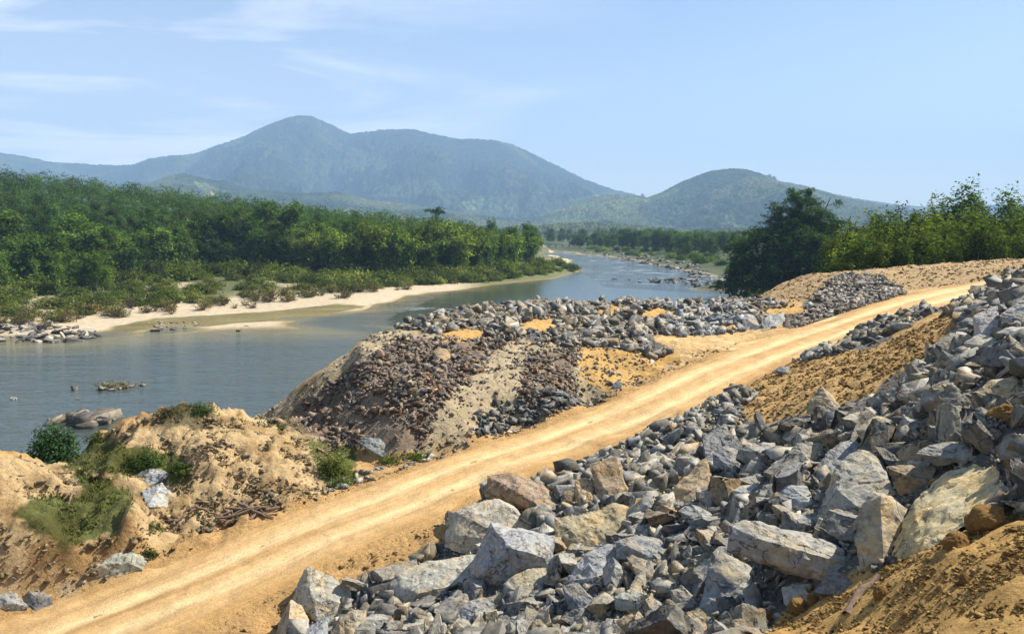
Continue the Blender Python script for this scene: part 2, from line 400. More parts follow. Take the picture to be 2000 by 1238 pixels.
W((14,9,15.2),(14,4,16),(25,15,18),(30,30,18.6),(40,42,18.4),(50,52,17.6),(70,56,17.5),(70,4,19),(30,4,18),(0,4,15.6),(0,10,12.0),(5,10,12.9),(-8,10,10.8),(-10,15,8.5),(-16,20,5.8),(-22,22,4.7),
  (-45,4,6),(-20,4,9),(-45,22,5),(-28,19,4.6),(5,4,15.9),(-8,4,13))
W((-26,26,4.9),(-30,27,4.8))
W((-45,-2,6),(70,-2,19),(0,-2,16.5))
FN = Field(pts, -45, 70, -2, 105, 0.25, 4)
def road_dist(x, y):
    x = np.asarray(x, float); y = np.asarray(y, float); d = np.full(x.shape, 1e9); sgn = np.zeros(x.shape)
    for k in range(0, len(RC), 2):
        dx, dy = x-RC[k, 0], y-RC[k, 1]; q = dx*dx+dy*dy; m = q < d
        d = np.where(m, q, d); sgn = np.where(m, dx*RN[k, 0]+dy*RN[k, 1], sgn)
    return np.sqrt(d), sgn
def HN(x, y):
    x = np.asarray(x, float); y = np.asarray(y, float)
    z = FN(x, y); rd, _ = road_dist(x, y); k = sstep(1.8, 5.0, rd)
    n = 0.26*fbm(x*0.55, y*0.55, oct=5, seed=3, gain=0.58)
    return z + n*k
def HNd(x, y):                    # the finely broken surface of the mesh
    rd, _ = road_dist(x, y); k = sstep(2.0, 4.2, rd)
    z = HN(x, y) - 0.04*(1-k)
    c = 0.16*(ridged(x*1.1, y*1.1, 4, 31)-0.6) + 0.07*fbm(x*3.7, y*3.7, oct=3, seed=77)
    # rough clay on the left mound and heap
    m = sstep(-9.0, -11, x)*sstep(27, 29.5, y)*sstep(47, 43, y)
    c = c + m*(0.95*(ridged(x*0.75+4, y*0.75, 4, 12)-0.62)+0.42*(ridged(x*2.1, y*2.1, 3, 19)-0.6)+0.13*(ridged(x*4.6, y*4.6, 2, 29)-0.6))
    # slumped lobes on the embankment
    return z + c*k

# palette of ground colours (linear albedo); rubble ground darkened to paint shade between stones
C_SOIL=(0.47,0.285,0.112); C_CLAY=(0.51,0.36,0.18); C_GRASS=(0.125,0.13,0.04); C_RUB=(0.13,0.125,0.11); C_FINE=(0.43,0.34,0.205)
C_DARK=(0.25,0.185,0.125); C_ORNG=(0.53,0.32,0.105); C_FSOIL=(0.48,0.30,0.115); C_BERM=(0.42,0.285,0.14); C_TOE=(0.35,0.18,0.07)
BARE_ = [[(1000,645),(1030,624),(1075,620),(1100,634),(1080,648)],[(1155,608),(1195,593),(1235,606),(1190,621)],[(1240,614),(1285,598),(1335,608),(1320,620),(1270,625)],[(1480,606),(1540,594),(1590,606),(1560,620),(1510,622)],[(840,658),(890,640),(960,646),(950,660),(900,672)],[(1380,640),(1440,630),(1470,640),(1430,650)],[(960,612),(990,602),(1010,610),(985,620)]]
ZN = [  # polygon in picture pixels, colour, applied in order to the ground there
 ([(-200,860),(120,900),(300,800),(360,770),(660,850),(640,950),(420,1030),(290,1110),(0,1180),(-200,1180)], C_CLAY, (-60,60)),
 ([(130,915),(250,950),(262,985),(230,1040),(130,1070),(20,1010),(90,960),(170,975)], C_GRASS, (0,60)),
 ([(120,905),(190,845),(240,870),(300,870),(370,900),(370,950),(270,930),(170,925)], C_GRASS, (0,60)),
 ([(330,785),(420,795),(430,830),(300,840)], (0.15,0.12,0.06), (0,60)),
 ([(600,850),(690,870),(700,940),(630,950)], C_GRASS, (0,60)),
 ([(500,815),(740,640),(1300,690),(1320,720),(1240,757),(870,890),(640,870)], C_FINE, (0,60)),
 ([(520,815),(610,775),(705,712),(780,660),(860,660),(985,666),(940,720),(895,752),(858,790),(838,840),(822,885),(640,865)], C_DARK, (0,60)),
 ([(1030,690),(1130,680),(1120,790),(1010,800)], C_DARK, (0,60)),
 ([(1120,670),(1200,675),(1330,700),(1240,757),(1150,760)], C_ORNG, (0,60)),
 ([(740,640),(830,590),(1500,580),(1560,640),(1380,652),(1260,655),(1320,690),(1100,670)], C_RUB, (0,100)),
 ([(1280,658),(1450,648),(1600,628),(1700,600),(1765,568),(1900,555),(2000,545),(1950,560),(1760,620),(1560,680),(1400,740),(1340,745),(1330,700)], (.58,.385,.17), (40,100)),
 ([(1470,580),(1560,530),(1640,525),(2000,500),(2000,545),(1765,566),(1650,600)], C_BERM, (0,100)),
 ([(1560,600),(1640,535),(1770,560),(1700,600),(1540,635)], C_RUB, (0,100)),
 ([(560,1240),(700,1130),(870,1060),(900,1000),(1000,930),(1130,890),(1300,820),(1480,750),(1560,700),(1740,620),(1880,590),(2000,520),(2200,500),(2300,1260),(560,1300)], C_RUB, (8,60)),
 ([(1430,770),(1560,690),(1700,680),(1830,605),(1880,610),(1850,670),(1740,740),(1660,790),(1560,810),(1470,835)], C_FSOIL, (8,60)),
 ([(1440,1260),(1540,1190),(1700,1110),(1900,1000),(2300,950),(2300,1500),(1400,1500)], C_ORNG, (2,30)),
 ([(60,1145),(180,1125),(285,1112),(330,1118),(200,1180),(90,1195)], (.38,.32,.21), (20,40)),
 ([(60,1060),(150,1070),(240,1040),(265,990),(290,1090),(220,1120),(150,1125),(60,1112)], (.35,.225,.10), (20,40)),
]
xs = np.concatenate([np.arange(-45, -26, 0.5), np.arange(-26, 30, 0.13), np.arange(30, 70.01, 0.35)])
ys = np.concatenate([np.arange(-2, 9, 0.4), np.arange(9, 50, 0.13), np.arange(50, 105.01, 0.3)])
GX, GY = np.meshgrid(xs, ys); gx, gy = GX.ravel(), GY.ravel(); gz = HNd(gx, gy)
V = np.stack([gx, gy, gz], 1)
px, py, dep = project(V)
jx = px + 22*fbm(gx*1.3, gy*1.3, oct=4, seed=5)*np.clip(30/dep, .3, 2); jy = py + 14*fbm(gx*1.3, gy*1.3, oct=4, seed=9)*np.clip(30/dep, .3, 2)
tint = np.tile(np.array(C_SOIL), (len(V), 1))
for poly, c, (d0, d1) in ZN:
    m = inpoly(jx, jy, poly) & (gy > d0) & (gy < d1); tint[m] = c
mo = sstep(-.12, .35, fbm(gx*.9+3, gy*.9, oct=5, seed=88))[:, None]*((gx < -9) & (gy < 48))[:, None]; tint = tint*(1-mo)+tint*np.array([.68,.63,.55])*mo
for pl in BARE_: tint[inpoly(jx, jy, pl) & (gy > 42)] = C_ORNG
rd, sg = road_dist(gx, gy); k = sstep(4.2, 2.9, rd+0.7*fbm(gx*1.2, gy*1.2, oct=3, seed=50))[:, None]
tint = tint*(1-k)+np.array(C_SOIL)*k
g = obj('ground', mk_mesh('ground', V, grid_faces(len(xs), len(ys)), M['ground'], tint, smooth=True)); tag(g, kind='structure')

# the haul road: a sheet with ruts, lying on the ground
nu = 61; us = np.linspace(-1, 1, nu)
D = crom(RC[::3], 10); TT = np.gradient(D, axis=0); TT[:, 2] = 0; TT /= np.linalg.norm(TT, axis=1)[:, None]; NN = np.stack([-TT[:, 1], TT[:, 0], 0*TT[:, 0]], 1)
arc = np.concatenate([[0], np.cumsum(np.linalg.norm(np.diff(D[:, :2], axis=0), axis=1))])
farw = sstep(62, 80, arc)*0.9
hw = 2.6+farw+0.7*sstep(16, 4, arc)+0.18*fbm(arc*1.1, arc*0, oct=3, seed=14) + 0.25*fbm(arc*0.25, arc*0, oct=3, seed=4)
RXY = D[:, None, :2] + NN[:, None, :2]*(us[None, :, None]*hw[:, None, None])
X, Y = RXY[..., 0], RXY[..., 1]
A2 = arc[:, None]+0*us[None, :]; U2 = us[None, :]*hw[:, None]
wob = 0.18*fbm(A2*0.12, A2*0, oct=3, seed=21)
tr = np.zeros_like(U2)
for c0, sg_ in ((0.95, 0.42), (-0.95, 0.42)): tr = np.maximum(tr, np.exp(-((U2-wob-c0)/sg_)**2))
tr2 = np.exp(-((U2-wob*2.2-0.25)/0.25)**2)*0.5*sstep(0.35, 0.6, vnoise(A2*0.12, A2*0, seed=8))
Zr = HN(X, Y) + 0.03 - 0.07*tr + 0.05*np.exp(-((U2-wob)/0.35)**2) + 0.05*fbm(X*1.6, Y*1.6, oct=4, seed=61) + 0.04*ridged(U2*2.2, A2*0.25, 3, 5)
edge = sstep(0.80, 1.0, np.abs(us))[None, :]; Zr = Zr - edge*0.16
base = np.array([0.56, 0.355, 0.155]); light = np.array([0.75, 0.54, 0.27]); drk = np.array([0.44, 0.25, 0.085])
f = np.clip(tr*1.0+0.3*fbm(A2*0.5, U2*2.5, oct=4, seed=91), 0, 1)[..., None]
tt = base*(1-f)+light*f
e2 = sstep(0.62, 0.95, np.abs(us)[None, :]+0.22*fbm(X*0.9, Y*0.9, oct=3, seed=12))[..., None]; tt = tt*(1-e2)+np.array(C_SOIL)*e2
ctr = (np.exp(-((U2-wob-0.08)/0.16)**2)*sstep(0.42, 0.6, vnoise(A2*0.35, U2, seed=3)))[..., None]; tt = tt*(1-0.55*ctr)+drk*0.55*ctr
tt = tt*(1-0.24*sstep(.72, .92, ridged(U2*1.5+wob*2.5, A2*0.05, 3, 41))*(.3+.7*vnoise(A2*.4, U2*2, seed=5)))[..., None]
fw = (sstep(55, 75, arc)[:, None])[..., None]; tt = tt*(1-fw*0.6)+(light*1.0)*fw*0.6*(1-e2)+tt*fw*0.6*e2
V = np.stack([X, Y, Zr], -1).reshape(-1, 3)
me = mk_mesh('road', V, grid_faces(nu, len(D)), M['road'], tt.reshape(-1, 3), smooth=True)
uv = me.uv_layers.new(name='uv'); li = np.zeros(len(me.loops), np.int32); me.loops.foreach_get('vertex_index', li)
UV = np.stack([U2.ravel(), A2.ravel()], 1)[li]; uv.data.foreach_set('uv', UV.astype(np.float32).ravel())
tag(obj('road', me), kind='structure')

# the spur that turns off to the left at the junction
sp = crom([at_z(*p) for p in [(1660,630,12.5),(1560,664,11.75),(1480,682,11.3),(1420,683,11.1),(1375,674,11.05),(1340,664,11.05),(1300,656,11.1)]], 12)
TT = np.gradient(sp, axis=0); TT[:, 2] = 0; TT /= np.linalg.norm(TT, axis=1)[:, None]; NN2 = np.stack([-TT[:, 1], TT[:, 0]], 1)
a3 = np.concatenate([[0], np.cumsum(np.linalg.norm(np.diff(sp[:, :2], axis=0), axis=1))]); u3 = np.linspace(-1, 1, 41); XY = sp[:, None, :2]+NN2[:, None, :]*(u3[None, :, None]*1.7)
X, Y = XY[..., 0], XY[..., 1]; U3 = u3[None, :]*1.7+0*X; A3 = a3[:, None]+0*X
t3 = np.maximum(np.exp(-((U3-.85)/.3)**2), np.exp(-((U3+.85)/.3)**2)); dm, _ = road_dist(X, Y)
e3 = np.maximum(sstep(.78, 1, np.abs(u3))[None, :]+0*X, sstep(.90, 1.0, A3/a3[-1])); e3 = np.maximum(e3, sstep(2.4, 1.2, dm))
Z3 = HN(X, Y)+.035-.05*t3+.03*fbm(X*1.6, Y*1.6, oct=3, seed=6)-e3*.2
f3 = np.clip(t3+.3*fbm(A3*.5, U3*2.5, oct=4, seed=9), 0, 1)[..., None]; t4 = np.array([.57,.375,.165])*(1-f3)+np.array([.72,.53,.265])*f3
me = mk_mesh('road', np.stack([X, Y, Z3], -1).reshape(-1, 3), grid_faces(41, len(sp)), M['road'], t4.reshape(-1, 3), smooth=True)
uv = me.uv_layers.new(name='uv'); li = np.zeros(len(me.loops), np.int32); me.loops.foreach_get('vertex_index', li); uv.data.foreach_set('uv', np.stack([U3.ravel(), A3.ravel()], 1)[li].astype(np.float32).ravel())
tag(obj('road', me), kind='structure')

# ------------------------------------------------------------------ far banks
pts = []
lw = [(-400,668),(-200,668),(-60,668),(0,668),(130,668),(200,660),(300,652),(430,645),(600,628),(650,618),(700,611),(765,591),(820,577),(900,567),(1000,552),(1080,545),(1130,531),(1112,515),(1078,499),(1064,491)]
for p in lw: pts.append(at_z(p[0], p[1], 0.0)); q = at_z(p[0]+(6 if p[0] > 1050 else 0), p[1]+(7 if p[0] > 1050 else 10), -1.0); pts.append(q)
Pz((-200,640,1),(-60,645,.9),(0,642,.8),(110,645,.8),(200,622,.6),(300,612,.6),(400,603,.7),(520,596,.8),(600,590,1.0),(690,585,1.2),(760,566,1.2),(900,553,1),(1000,543,1),(1090,528,1.2))
Pz((225,643,.03),(330,634,.03),(420,627,.04),(520,620,.05),(590,612,.05),(640,606,.05),(280,650,.2),(420,640,.25),(540,633,.25),(500,617,.1),(560,610,.25),(700,598,.6))
Pz((-100,600,2.5),(0,598,2.2),(200,595,2.2),(400,575,2.2),(600,562,2.2),(750,549,2.2),(900,541,2.2),(1000,532,2),(1075,518,2))
Pz((-200,565,4),(0,560,4),(200,545,4),(400,532,4),(600,535,3.6),(800,538,3.4),(1000,526,3),(1050,508,3))
W((-500,400,44),(-420,400,44),(-267,400,40),(-160,400,27),(-107,400,21),(-27,400,12),(8,400,6),(24,420,3),(-420,290,24),(-300,290,19),(-200,290,17),(-100,300,13),(-20,310,7),(-350,220,8),
  (-500,520,30),(-400,520,26),(-150,520,16),(0,520,6),(22,560,2),(25,700,1.5),(10,760,2),(-500,700,8),(-200,700,6),(-500,1400,5),(0,900,3),(20,1100,3))
for p in [(1480,576),(1450,562),(1420,549),(1400,541),(1350,529),(1300,519),(1250,509),(1180,499),(1120,493),(1085,490)]: pts.append(at_z(*p, 0.0)); pts.append(at_z(p[0]-14, p[1]+9, -1.0))
Pz((1500,560,1.5),(1465,549,1.5),(1430,536,1.5),(1380,522,1.3),(1300,511,1.3),(1200,495,1.3),(1125,489,1.3),(1450,515,3),(1350,500,3),(1250,490,3),(1150,484,3))
W((90,238,5.5),(72,250,3.5),(62,170,1.5),(50,140,4),(38,118,4),(100,200,9),(100,110,10.5),(72,105,8.5),(74,60,12),(74,100,8.5),(200,60,14),(400,60,14),(200,110,14),(400,110,12),(130,400,4),(200,700,5),(400,400,8),(400,1400,6),(100,1100,3),(60,850,2),(35,800,1.5),(28,790,1.5))
Pz((1200,562,-1.5),(1300,572,-1.5),(1400,578,-1.5),(1440,581,-1.2),(1180,532,-1.5),(1300,538,-1.3),(1250,546,-1.5),(1380,557,-1.2),(1120,506,-1.2),(1150,512,-1.5),(1250,522,-1.2),(1340,548,-1.3),(1420,566,-1.2),(1160,560,-1.5),(1100,500,-1.0),(1150,585,-2),(1000,590,-2),(1350,600,-2),(900,600,-2),(1450,600,-1.5))
W((34,112,-.5),(50,165,-0.6),(44,140,-1),(56,190,-.7),(36,104,-.5),(30,104,-2),(62,210,-.7))
W((-500,60,-2),(-300,60,-2),(-45,60,-3),(30,60,-3),(60,60,-3),(30,98,-3),(-500,130,-1.5),(66,98,2),(-200,60,-2),(0,200,-1.5),(20,300,-1.5))
FF = Field(pts, -500, 400, 60, 1400, 2.0, 1)
def HF(x, y): return FF(x, y) + 0.35*fbm(np.asarray(x)*0.08, np.asarray(y)*0.08, oct=4, seed=44)*sstep(0.4, 2.0, FF(x, y)) + 0.05*fbm(np.asarray(x)*0.15, np.asarray(y)*0.15, oct=3, seed=4)
xs = np.concatenate([np.arange(-500, -170, 5.0), np.arange(-170, 120, 1.0), np.arange(120, 401, 5.0)])
ys = np.concatenate([np.arange(60, 120, 4.0), np.arange(120, 330, 1.0), np.arange(330, 480, 3.0), np.arange(480, 1401, 8.0)])
GX, GY = np.meshgrid(xs, ys); gx, gy = GX.ravel(), GY.ravel(); gz = HF(gx, gy)
V = np.stack([gx, gy, gz], 1)
sand = np.array([0.49, 0.395, 0.26]); scrub = np.array([0.11, 0.115, 0.045]); wet = np.array([0.24, 0.185, 0.09]); dk = np.array([0.035, 0.04, 0.02])
nz_ = fbm(gx*0.05, gy*0.05, oct=4, seed=70)
k1 = sstep(1.5, 2.3, gz+0.9*nz_)[:, None]; tint = sand*(1-k1)+scrub*k1
k5 = (sstep(880, 960, project(V)[0])*(gx < np.where(gy < 420, 0.095*gy, 0.048*gy))*(gx < 60)*sstep(-0.1, 0.1, gz))[:, None]; tint = tint*(1-k5)+np.array([.15,.15,.065])*k5
k3 = sstep(0.0, 0.35, fbm(gx*0.09, gy*0.05, oct=4, seed=71))[:, None]*sstep(1.3, 2.0, gz)[:, None]*sstep(5.5, 3.5, gz)[:, None]; tint = tint*(1-k3)+sand*0.8*k3
k2 = sstep(0.22, 0.03, gz+0.05*nz_)[:, None]; tint = tint*(1-k2)+wet*k2
k4 = sstep(3.8, 5.0, gz)[:, None]; tint = tint*(1-k4)+dk*k4
_px, _py, _ = project(V); lag = inpoly(_px+14*nz_, _py+3*nz_, [(215,640),(300,622),(420,614),(560,602),(660,594),(720,598),(640,612),(600,622),(520,628),(420,636),(300,642),(230,650)])
lv = vnoise(gx*.12, gy*.3, seed=6)[:, None]; tint = np.where(lag[:, None], np.array([.135,.115,.045])*(1-lv)+np.array([.23,.19,.085])*lv, tint)
rt = (gx > 36) & (gy < 1400) & (gy > 200); kk = (rt*sstep(0.05, 0.3, gz))[:, None]; tint = tint*(1-kk)+np.array([0.10, 0.105, 0.06])*kk; kk = (rt*sstep(0.7, 1.3, gz+.3*nz_))[:, None]; tint = tint*(1-kk)+np.array([0.065, 0.085, 0.03])*kk
g = obj('river_bank', mk_mesh('river_bank', V, grid_faces(len(xs), len(ys)), M['ground'], tint, smooth=True)); tag(g, kind='structure')
# valley floor out to the horizon
R = np.array([1, 600, 1400, 3000, 5000, 8300.]); A = np.linspace(0, 2*PI, 49)
V = np.array([(r*math.cos(a), r*math.sin(a), -3.2 if r < 1300 else -1.5) for r in R for a in A])
b = MB('valley_floor'); c = b.mix(b.ramp(b.noise(0.004, 6, 0.6), [(0.42, 0), (0.6, 1)]), (0.05, 0.08, 0.025), (0.12, 0.16, 0.05)); vm = b.finish(c, 0.95)
g = obj('valley_floor', mk_mesh('valley_floor', V, grid_faces(49, 6)[:, ::-1], vm)); tag(g, kind='structure')

# river
xs = np.concatenate([np.arange(-700, -200, 10.0), np.arange(-200, 130, 1.5), np.arange(130, 401, 10.0)])
ys = np.concatenate([np.arange(-80, 120, 8.0), np.arange(120, 420, 1.5), np.arange(420, 1001, 4.0)])
GX, GY = np.meshgrid(xs, ys); gx, gy = GX.ravel(), GY.ravel()
V = np.stack([gx, gy, 0*gx], 1); px, py, dep = project(V)
h = FF(gx, gy); sh = sstep(-0.9, -0.02, h)*(gy > 110)
sh = np.maximum(sh, 0.75*(inpoly(px, py, [(220,640),(620,600),(640,612),(600,624),(430,640),(240,655)])))
foam = 0.5*inpoly(px, py, [(1080,490),(1200,495),(1400,530),(1460,575),(1380,560),(1180,560),(1160,545),(1190,520)])
foam = np.maximum(foam, 0.45*inpoly(px, py, [(780,595),(870,590),(880,612),(800,612)]))
calm = 0.85*inpoly(px, py, [(760,620),(900,560),(1140,535),(1180,560),(1400,575),(1300,600),(760,640)])
g = obj('river_water', mk_mesh('river_water', V, grid_faces(len(xs), len(ys)), M['water'], np.stack([sh, foam, calm], 1), smooth=True)); tag(g, kind='structure')

# ------------------------------------------------------------------ hills
def hill(name, prof, Y0, Yf, m, seed, spur=0.16, rows=150, step=None, jit=0.0, bands=None):
    prof = np.array(prof, float)
    u = (prof[:, 0]-1000)/FPX
    xr = u*Y0; zr = np.array([at_y(p[0], p[1], Y0)[2] for p in prof])
    step = step or Y0/(700.0 if jit else 420.0); rows = int(rows*1.5)
    xa = np.arange(xr[0], xr[-1], step); za = np.interp(xa, xr, zr)
    for _ in range(3): za[1:-1] = (za[:-2]+2*za[1:-1]+za[2:])/4
    t = np.concatenate([np.linspace(0, 1, rows), 1+np.linspace(0.02, 0.35, 12)])      # 0 at the foot, 1 at the ridge
    Yb = Yf + (Y0-Yf)*t
    Xg = xa[None, :]*(Yb[:, None]/Y0*0.5+0.5); Yg = Yb[:, None]+0*Xg
    sc = Y0-Yf
    prof_t = np.where(t <= 1, 0.18*t+0.82*t**1.55, 1-(t-1)*1.3)
    rg = ridged(Xg/(sc*0.42)+seed, Yg/(sc*0.9), 5, seed); rg2 = fbm(Xg/(sc*0.13), Yg/(sc*0.2), oct=4, seed=seed+3)
    env = np.clip(np.sin(np.clip(t, 0, 1)*PI), 0, 1)[:, None]
    amp = za[None, :]*spur
    Z = za[None, :]*prof_t[:, None] + amp*env*((rg-0.6)*2.6+rg2*0.9) - 4
    if jit: Z = Z + jit*(vnoise(Xg/(step*1.3), Yg/(step*1.6), seed=seed+9)-0.4)*2*np.clip(env+0.35, 0, 1)
    Z[0] = -6
    V = np.stack([Xg, Yg, Z], -1).reshape(-1, 3); px, py, _ = project(V)
    tint = np.ones((len(V), 3))
    for poly, c in (bands or []):
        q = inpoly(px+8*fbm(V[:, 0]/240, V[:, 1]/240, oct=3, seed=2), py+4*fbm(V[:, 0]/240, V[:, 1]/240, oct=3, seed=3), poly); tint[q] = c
    g = obj('hill', mk_mesh('hill', V, grid_faces(len(xa), len(t)), m, tint, smooth=True)); tag(g, kind='structure'); return g
mh1 = hill_mat('far_forest', (0.024, 0.048, 0.022), (0.14, 0.18, 0.06), 0.53)
mh2 = hill_mat('hill_forest', (0.032, 0.06, 0.022), (0.18, 0.23, 0.07), 0.46, 0.35)
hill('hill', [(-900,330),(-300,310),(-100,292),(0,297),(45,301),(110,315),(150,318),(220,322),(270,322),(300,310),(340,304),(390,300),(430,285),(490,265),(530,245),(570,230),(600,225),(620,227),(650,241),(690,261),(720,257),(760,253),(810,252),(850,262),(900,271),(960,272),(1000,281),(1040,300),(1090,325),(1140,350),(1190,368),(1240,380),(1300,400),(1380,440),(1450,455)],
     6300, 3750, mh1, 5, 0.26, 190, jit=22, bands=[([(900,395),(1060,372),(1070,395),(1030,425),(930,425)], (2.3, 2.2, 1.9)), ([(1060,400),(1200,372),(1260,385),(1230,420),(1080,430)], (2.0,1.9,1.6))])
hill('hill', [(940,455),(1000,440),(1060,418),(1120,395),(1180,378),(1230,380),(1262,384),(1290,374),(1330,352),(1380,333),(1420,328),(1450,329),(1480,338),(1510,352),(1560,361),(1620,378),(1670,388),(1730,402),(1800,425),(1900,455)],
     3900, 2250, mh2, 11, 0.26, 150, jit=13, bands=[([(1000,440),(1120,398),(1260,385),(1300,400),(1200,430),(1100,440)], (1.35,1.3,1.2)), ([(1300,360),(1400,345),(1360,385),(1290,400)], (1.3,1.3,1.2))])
hill('hill', [(180,400),(260,370),(300,358),(335,343),(370,337),(420,350),(450,352),(480,365),(540,372),(600,376),(660,372),(720,388),(800,398),(880,412),(950,420),(1040,432),(1120,450)],
     3450, 2100, mh2, 23, 0.2, 120, jit=12, bands=[([(378,352),(400,356),(430,372),(420,384),(385,368)], (4.5, 3.2, 3.6))])
hill('hill', [(960,452),(1030,444),(1080,436),(1150,432),(1210,436),(1260,442),(1330,447),(1420,444),(1500,447),(1600,452)], 2000, 1400, mh2, 37, 0.1, 60, jit=12)
hill('hill', [(1500,400),(1600,386),(1650,386),(1700,392),(1745,399),(1800,403),(1900,400),(2100,395),(2600,390)], 7000, 5500, mh1, 41, 0.1, 60, jit=8)
# ------------------------------------------------------------------ stones
def hit(px, py, f=HN, t0=7.0, t1=120.0, n=1400):
    d = raydir(px, py); t = np.linspace(t0, t1, n)
    x, y, z = d[0]*t, d[1]*t, CAMZ+d[2]*t
    h = f(x, y); i = np.argmax(z < h)
    if z[i] >= h[i]: return None
    return np.array([x[i], y[i], h[i]]), y[i]
def visible(P, f=HN, steps=90, slack=0.35):
    P = np.asarray(P); ok = np.ones(len(P), bool); C0 = np.array([0, 0, CAMZ])
    for s in np.linspace(0.25, 0.985, steps):
        q = C0+(P-C0)*s; ok &= (q[:, 2] > f(q[:, 0], q[:, 1])-slack)
    return ok
def cut_rock(seed, cuts=8, dims=(1, .8, .6)):
    r = random.Random(seed); bm = bmesh.new(); bmesh.ops.create_cube(bm, size=2)
    for v in bm.verts:
        v.co.x *= 1+r.uniform(-.25, .25); v.co.y *= 1+r.uniform(-.25, .25); v.co.z *= 1+r.uniform(-.25, .25)
    bmesh.ops.convex_hull(bm, input=bm.verts[:])
    for i in range(cuts):
        n = Vector((r.gauss(0, 1), r.gauss(0, 1), r.gauss(0, 1))).normalized()
        g = bm.verts[:]+bm.edges[:]+bm.faces[:]
        res = bmesh.ops.bisect_plane(bm, geom=g, plane_co=n*r.uniform(.42, .95), plane_no=n, clear_outer=True)
        ed = [e for e in res['geom_cut'] if isinstance(e, bmesh.types.BMEdge)]
        if ed: bmesh.ops.holes_fill(bm, edges=ed)
    hull = bmesh.ops.convex_hull(bm, input=bm.verts[:])
    dele = [e for e in hull['geom_interior']+hull['geom_unused'] if isinstance(e, bmesh.types.BMVert) and e.is_valid]
    if dele: bmesh.ops.delete(bm, geom=list(set(dele)), context='VERTS')
    for v in bm.verts: v.co = Vector((v.co.x*dims[0], v.co.y*dims[1], v.co.z*dims[2]))
    bmesh.ops.remove_doubles(bm, verts=bm.verts[:], dist=0.03)
    bmesh.ops.triangulate(bm, faces=bm.faces[:])
    return bm
def bm_arrays(bm):
    bm.verts.index_update()
    return np.array([v.co[:] for v in bm.verts]), np.array([[v.index for v in f.verts] for f in bm.faces if len(f.verts) == 3])
def subdiv(bm, Lmax, passes=6):
    for _ in range(passes):
        e = [e for e in bm.edges if e.calc_length() > Lmax]
        if not e or len(bm.faces) > 14000: break
        bmesh.ops.subdivide_edges(bm, edges=e, cuts=1); bmesh.ops.triangulate(bm, faces=[f for f in bm.faces if len(f.verts) > 3])
def chip(V, F, size, seed, amp=1.0):
    """break a smooth hull: ragged edges, stepped splits and small pits"""
    tri = V[F]; fn = np.cross(tri[:, 1]-tri[:, 0], tri[:, 2]-tri[:, 0]); vn = np.zeros_like(V)
    for k in range(3): np.add.at(vn, F[:, k], fn)
    vn /= np.maximum(np.linalg.norm(vn, axis=1), 1e-9)[:, None]
    s = 1.0/size; x, y, z = V.T*s
    a = fbm(x*1.7+seed, y*1.7, z*1.7, 4, seed, .55)*0.055
    b = np.abs(fbm(x*3.6, y*3.6+seed, z*3.6, 4, seed+5, .6))*-0.06
    q = x*0.5+y*0.35+z*1.3+0.25*fbm(x*1.3, y*1.3, z*1.3, 3, seed+2); stepv = (np.floor(q*5+0.5)/5-q)*0.07*sstep(.5, .6, vnoise(x*1.3, y*1.3, z*1.3, seed+8))
    st2 = (np.round(fbm(x*2.2, y*2.2, z*2.2, 2, seed+33)*4)/4)*0.05
    return V+vn*((a+b+stepv+st2)*size*amp)[:, None]

# simple stones for the loose rubble, detailed ones for stones standing out
PROTO = []
for i in range(26):
    r = random.Random(i*3+1); PROTO.append(bm_arrays(cut_rock(100+i, r.choice((3, 4, 5, 6)), (1, r.uniform(.5, .9), r.uniform(.28, .75)))))
DET = []
for i in range(16):
    r = random.Random(i*5+2); bm = cut_rock(500+i, r.choice((4, 5, 6)), (1, r.uniform(.55, .9), r.uniform(.36, .78)))
    subdiv(bm, 0.14, 5); Vd, Fd = bm_arrays(bm); Vd = chip(Vd, Fd, 1.5, i, 1.15); DET.append(mk_mesh('rock', Vd, Fd, M['rock_obj'], smooth=True, sharp=27))
def rand_rot(n, flat=0.55, r=rng):
    """rotations: mostly lying on their broad side, tilted at random"""
    q = np.zeros((n, 3, 3)); a = r.uniform(0, 2*PI, n); tl = np.abs(r.normal(0, flat, n)); b = r.uniform(0, 2*PI, n)
    ca, sa = np.cos(a), np.sin(a); Rz = np.zeros((n, 3, 3)); Rz[:, 0, 0] = ca; Rz[:, 0, 1] = -sa; Rz[:, 1, 0] = sa; Rz[:, 1, 1] = ca; Rz[:, 2, 2] = 1
    k = np.stack([np.cos(b), np.sin(b), 0*b], 1); c, s = np.cos(tl), np.sin(tl)
    K = np.zeros((n, 3, 3)); K[:, 0, 2] = k[:, 1]; K[:, 1, 2] = -k[:, 0]; K[:, 2, 0] = -k[:, 1]; K[:, 2, 1] = k[:, 0]
    Rt = np.eye(3)[None]+s[:, None, None]*K+(1-c)[:, None, None]*(K@K)
    return Rt@Rz
GREY = [(.29,.295,.28),(.35,.35,.325),(.23,.24,.24),(.32,.32,.30),(.40,.39,.355),(.185,.195,.20),(.38,.355,.28),(.33,.275,.20),(.44,.43,.39)]
GREYT = [(.30,.30,.28),(.37,.36,.32),(.24,.25,.25),(.40,.38,.31),(.34,.30,.22),(.20,.21,.215),(.42,.37,.27)]
DARKB = [(.19,.135,.10),(.24,.17,.12),(.13,.10,.085),(.29,.215,.155),(.20,.15,.12),(.38,.29,.20),(.15,.14,.135),(.34,.31,.27)]
BLUE = [(.38,.42,.45),(.44,.47,.49),(.30,.34,.37),(.50,.51,.51)]
BLACK = [(.09,.10,.11),(.14,.155,.165),(.20,.215,.23),(.07,.075,.085),(.30,.31,.32)]
MIXB = [(.27,.245,.215),(.34,.32,.29),(.22,.19,.16),(.38,.35,.31),(.17,.155,.14),(.31,.25,.18)]
SOILC = [(.46,.27,.10),(.40,.235,.085),(.52,.33,.14)]
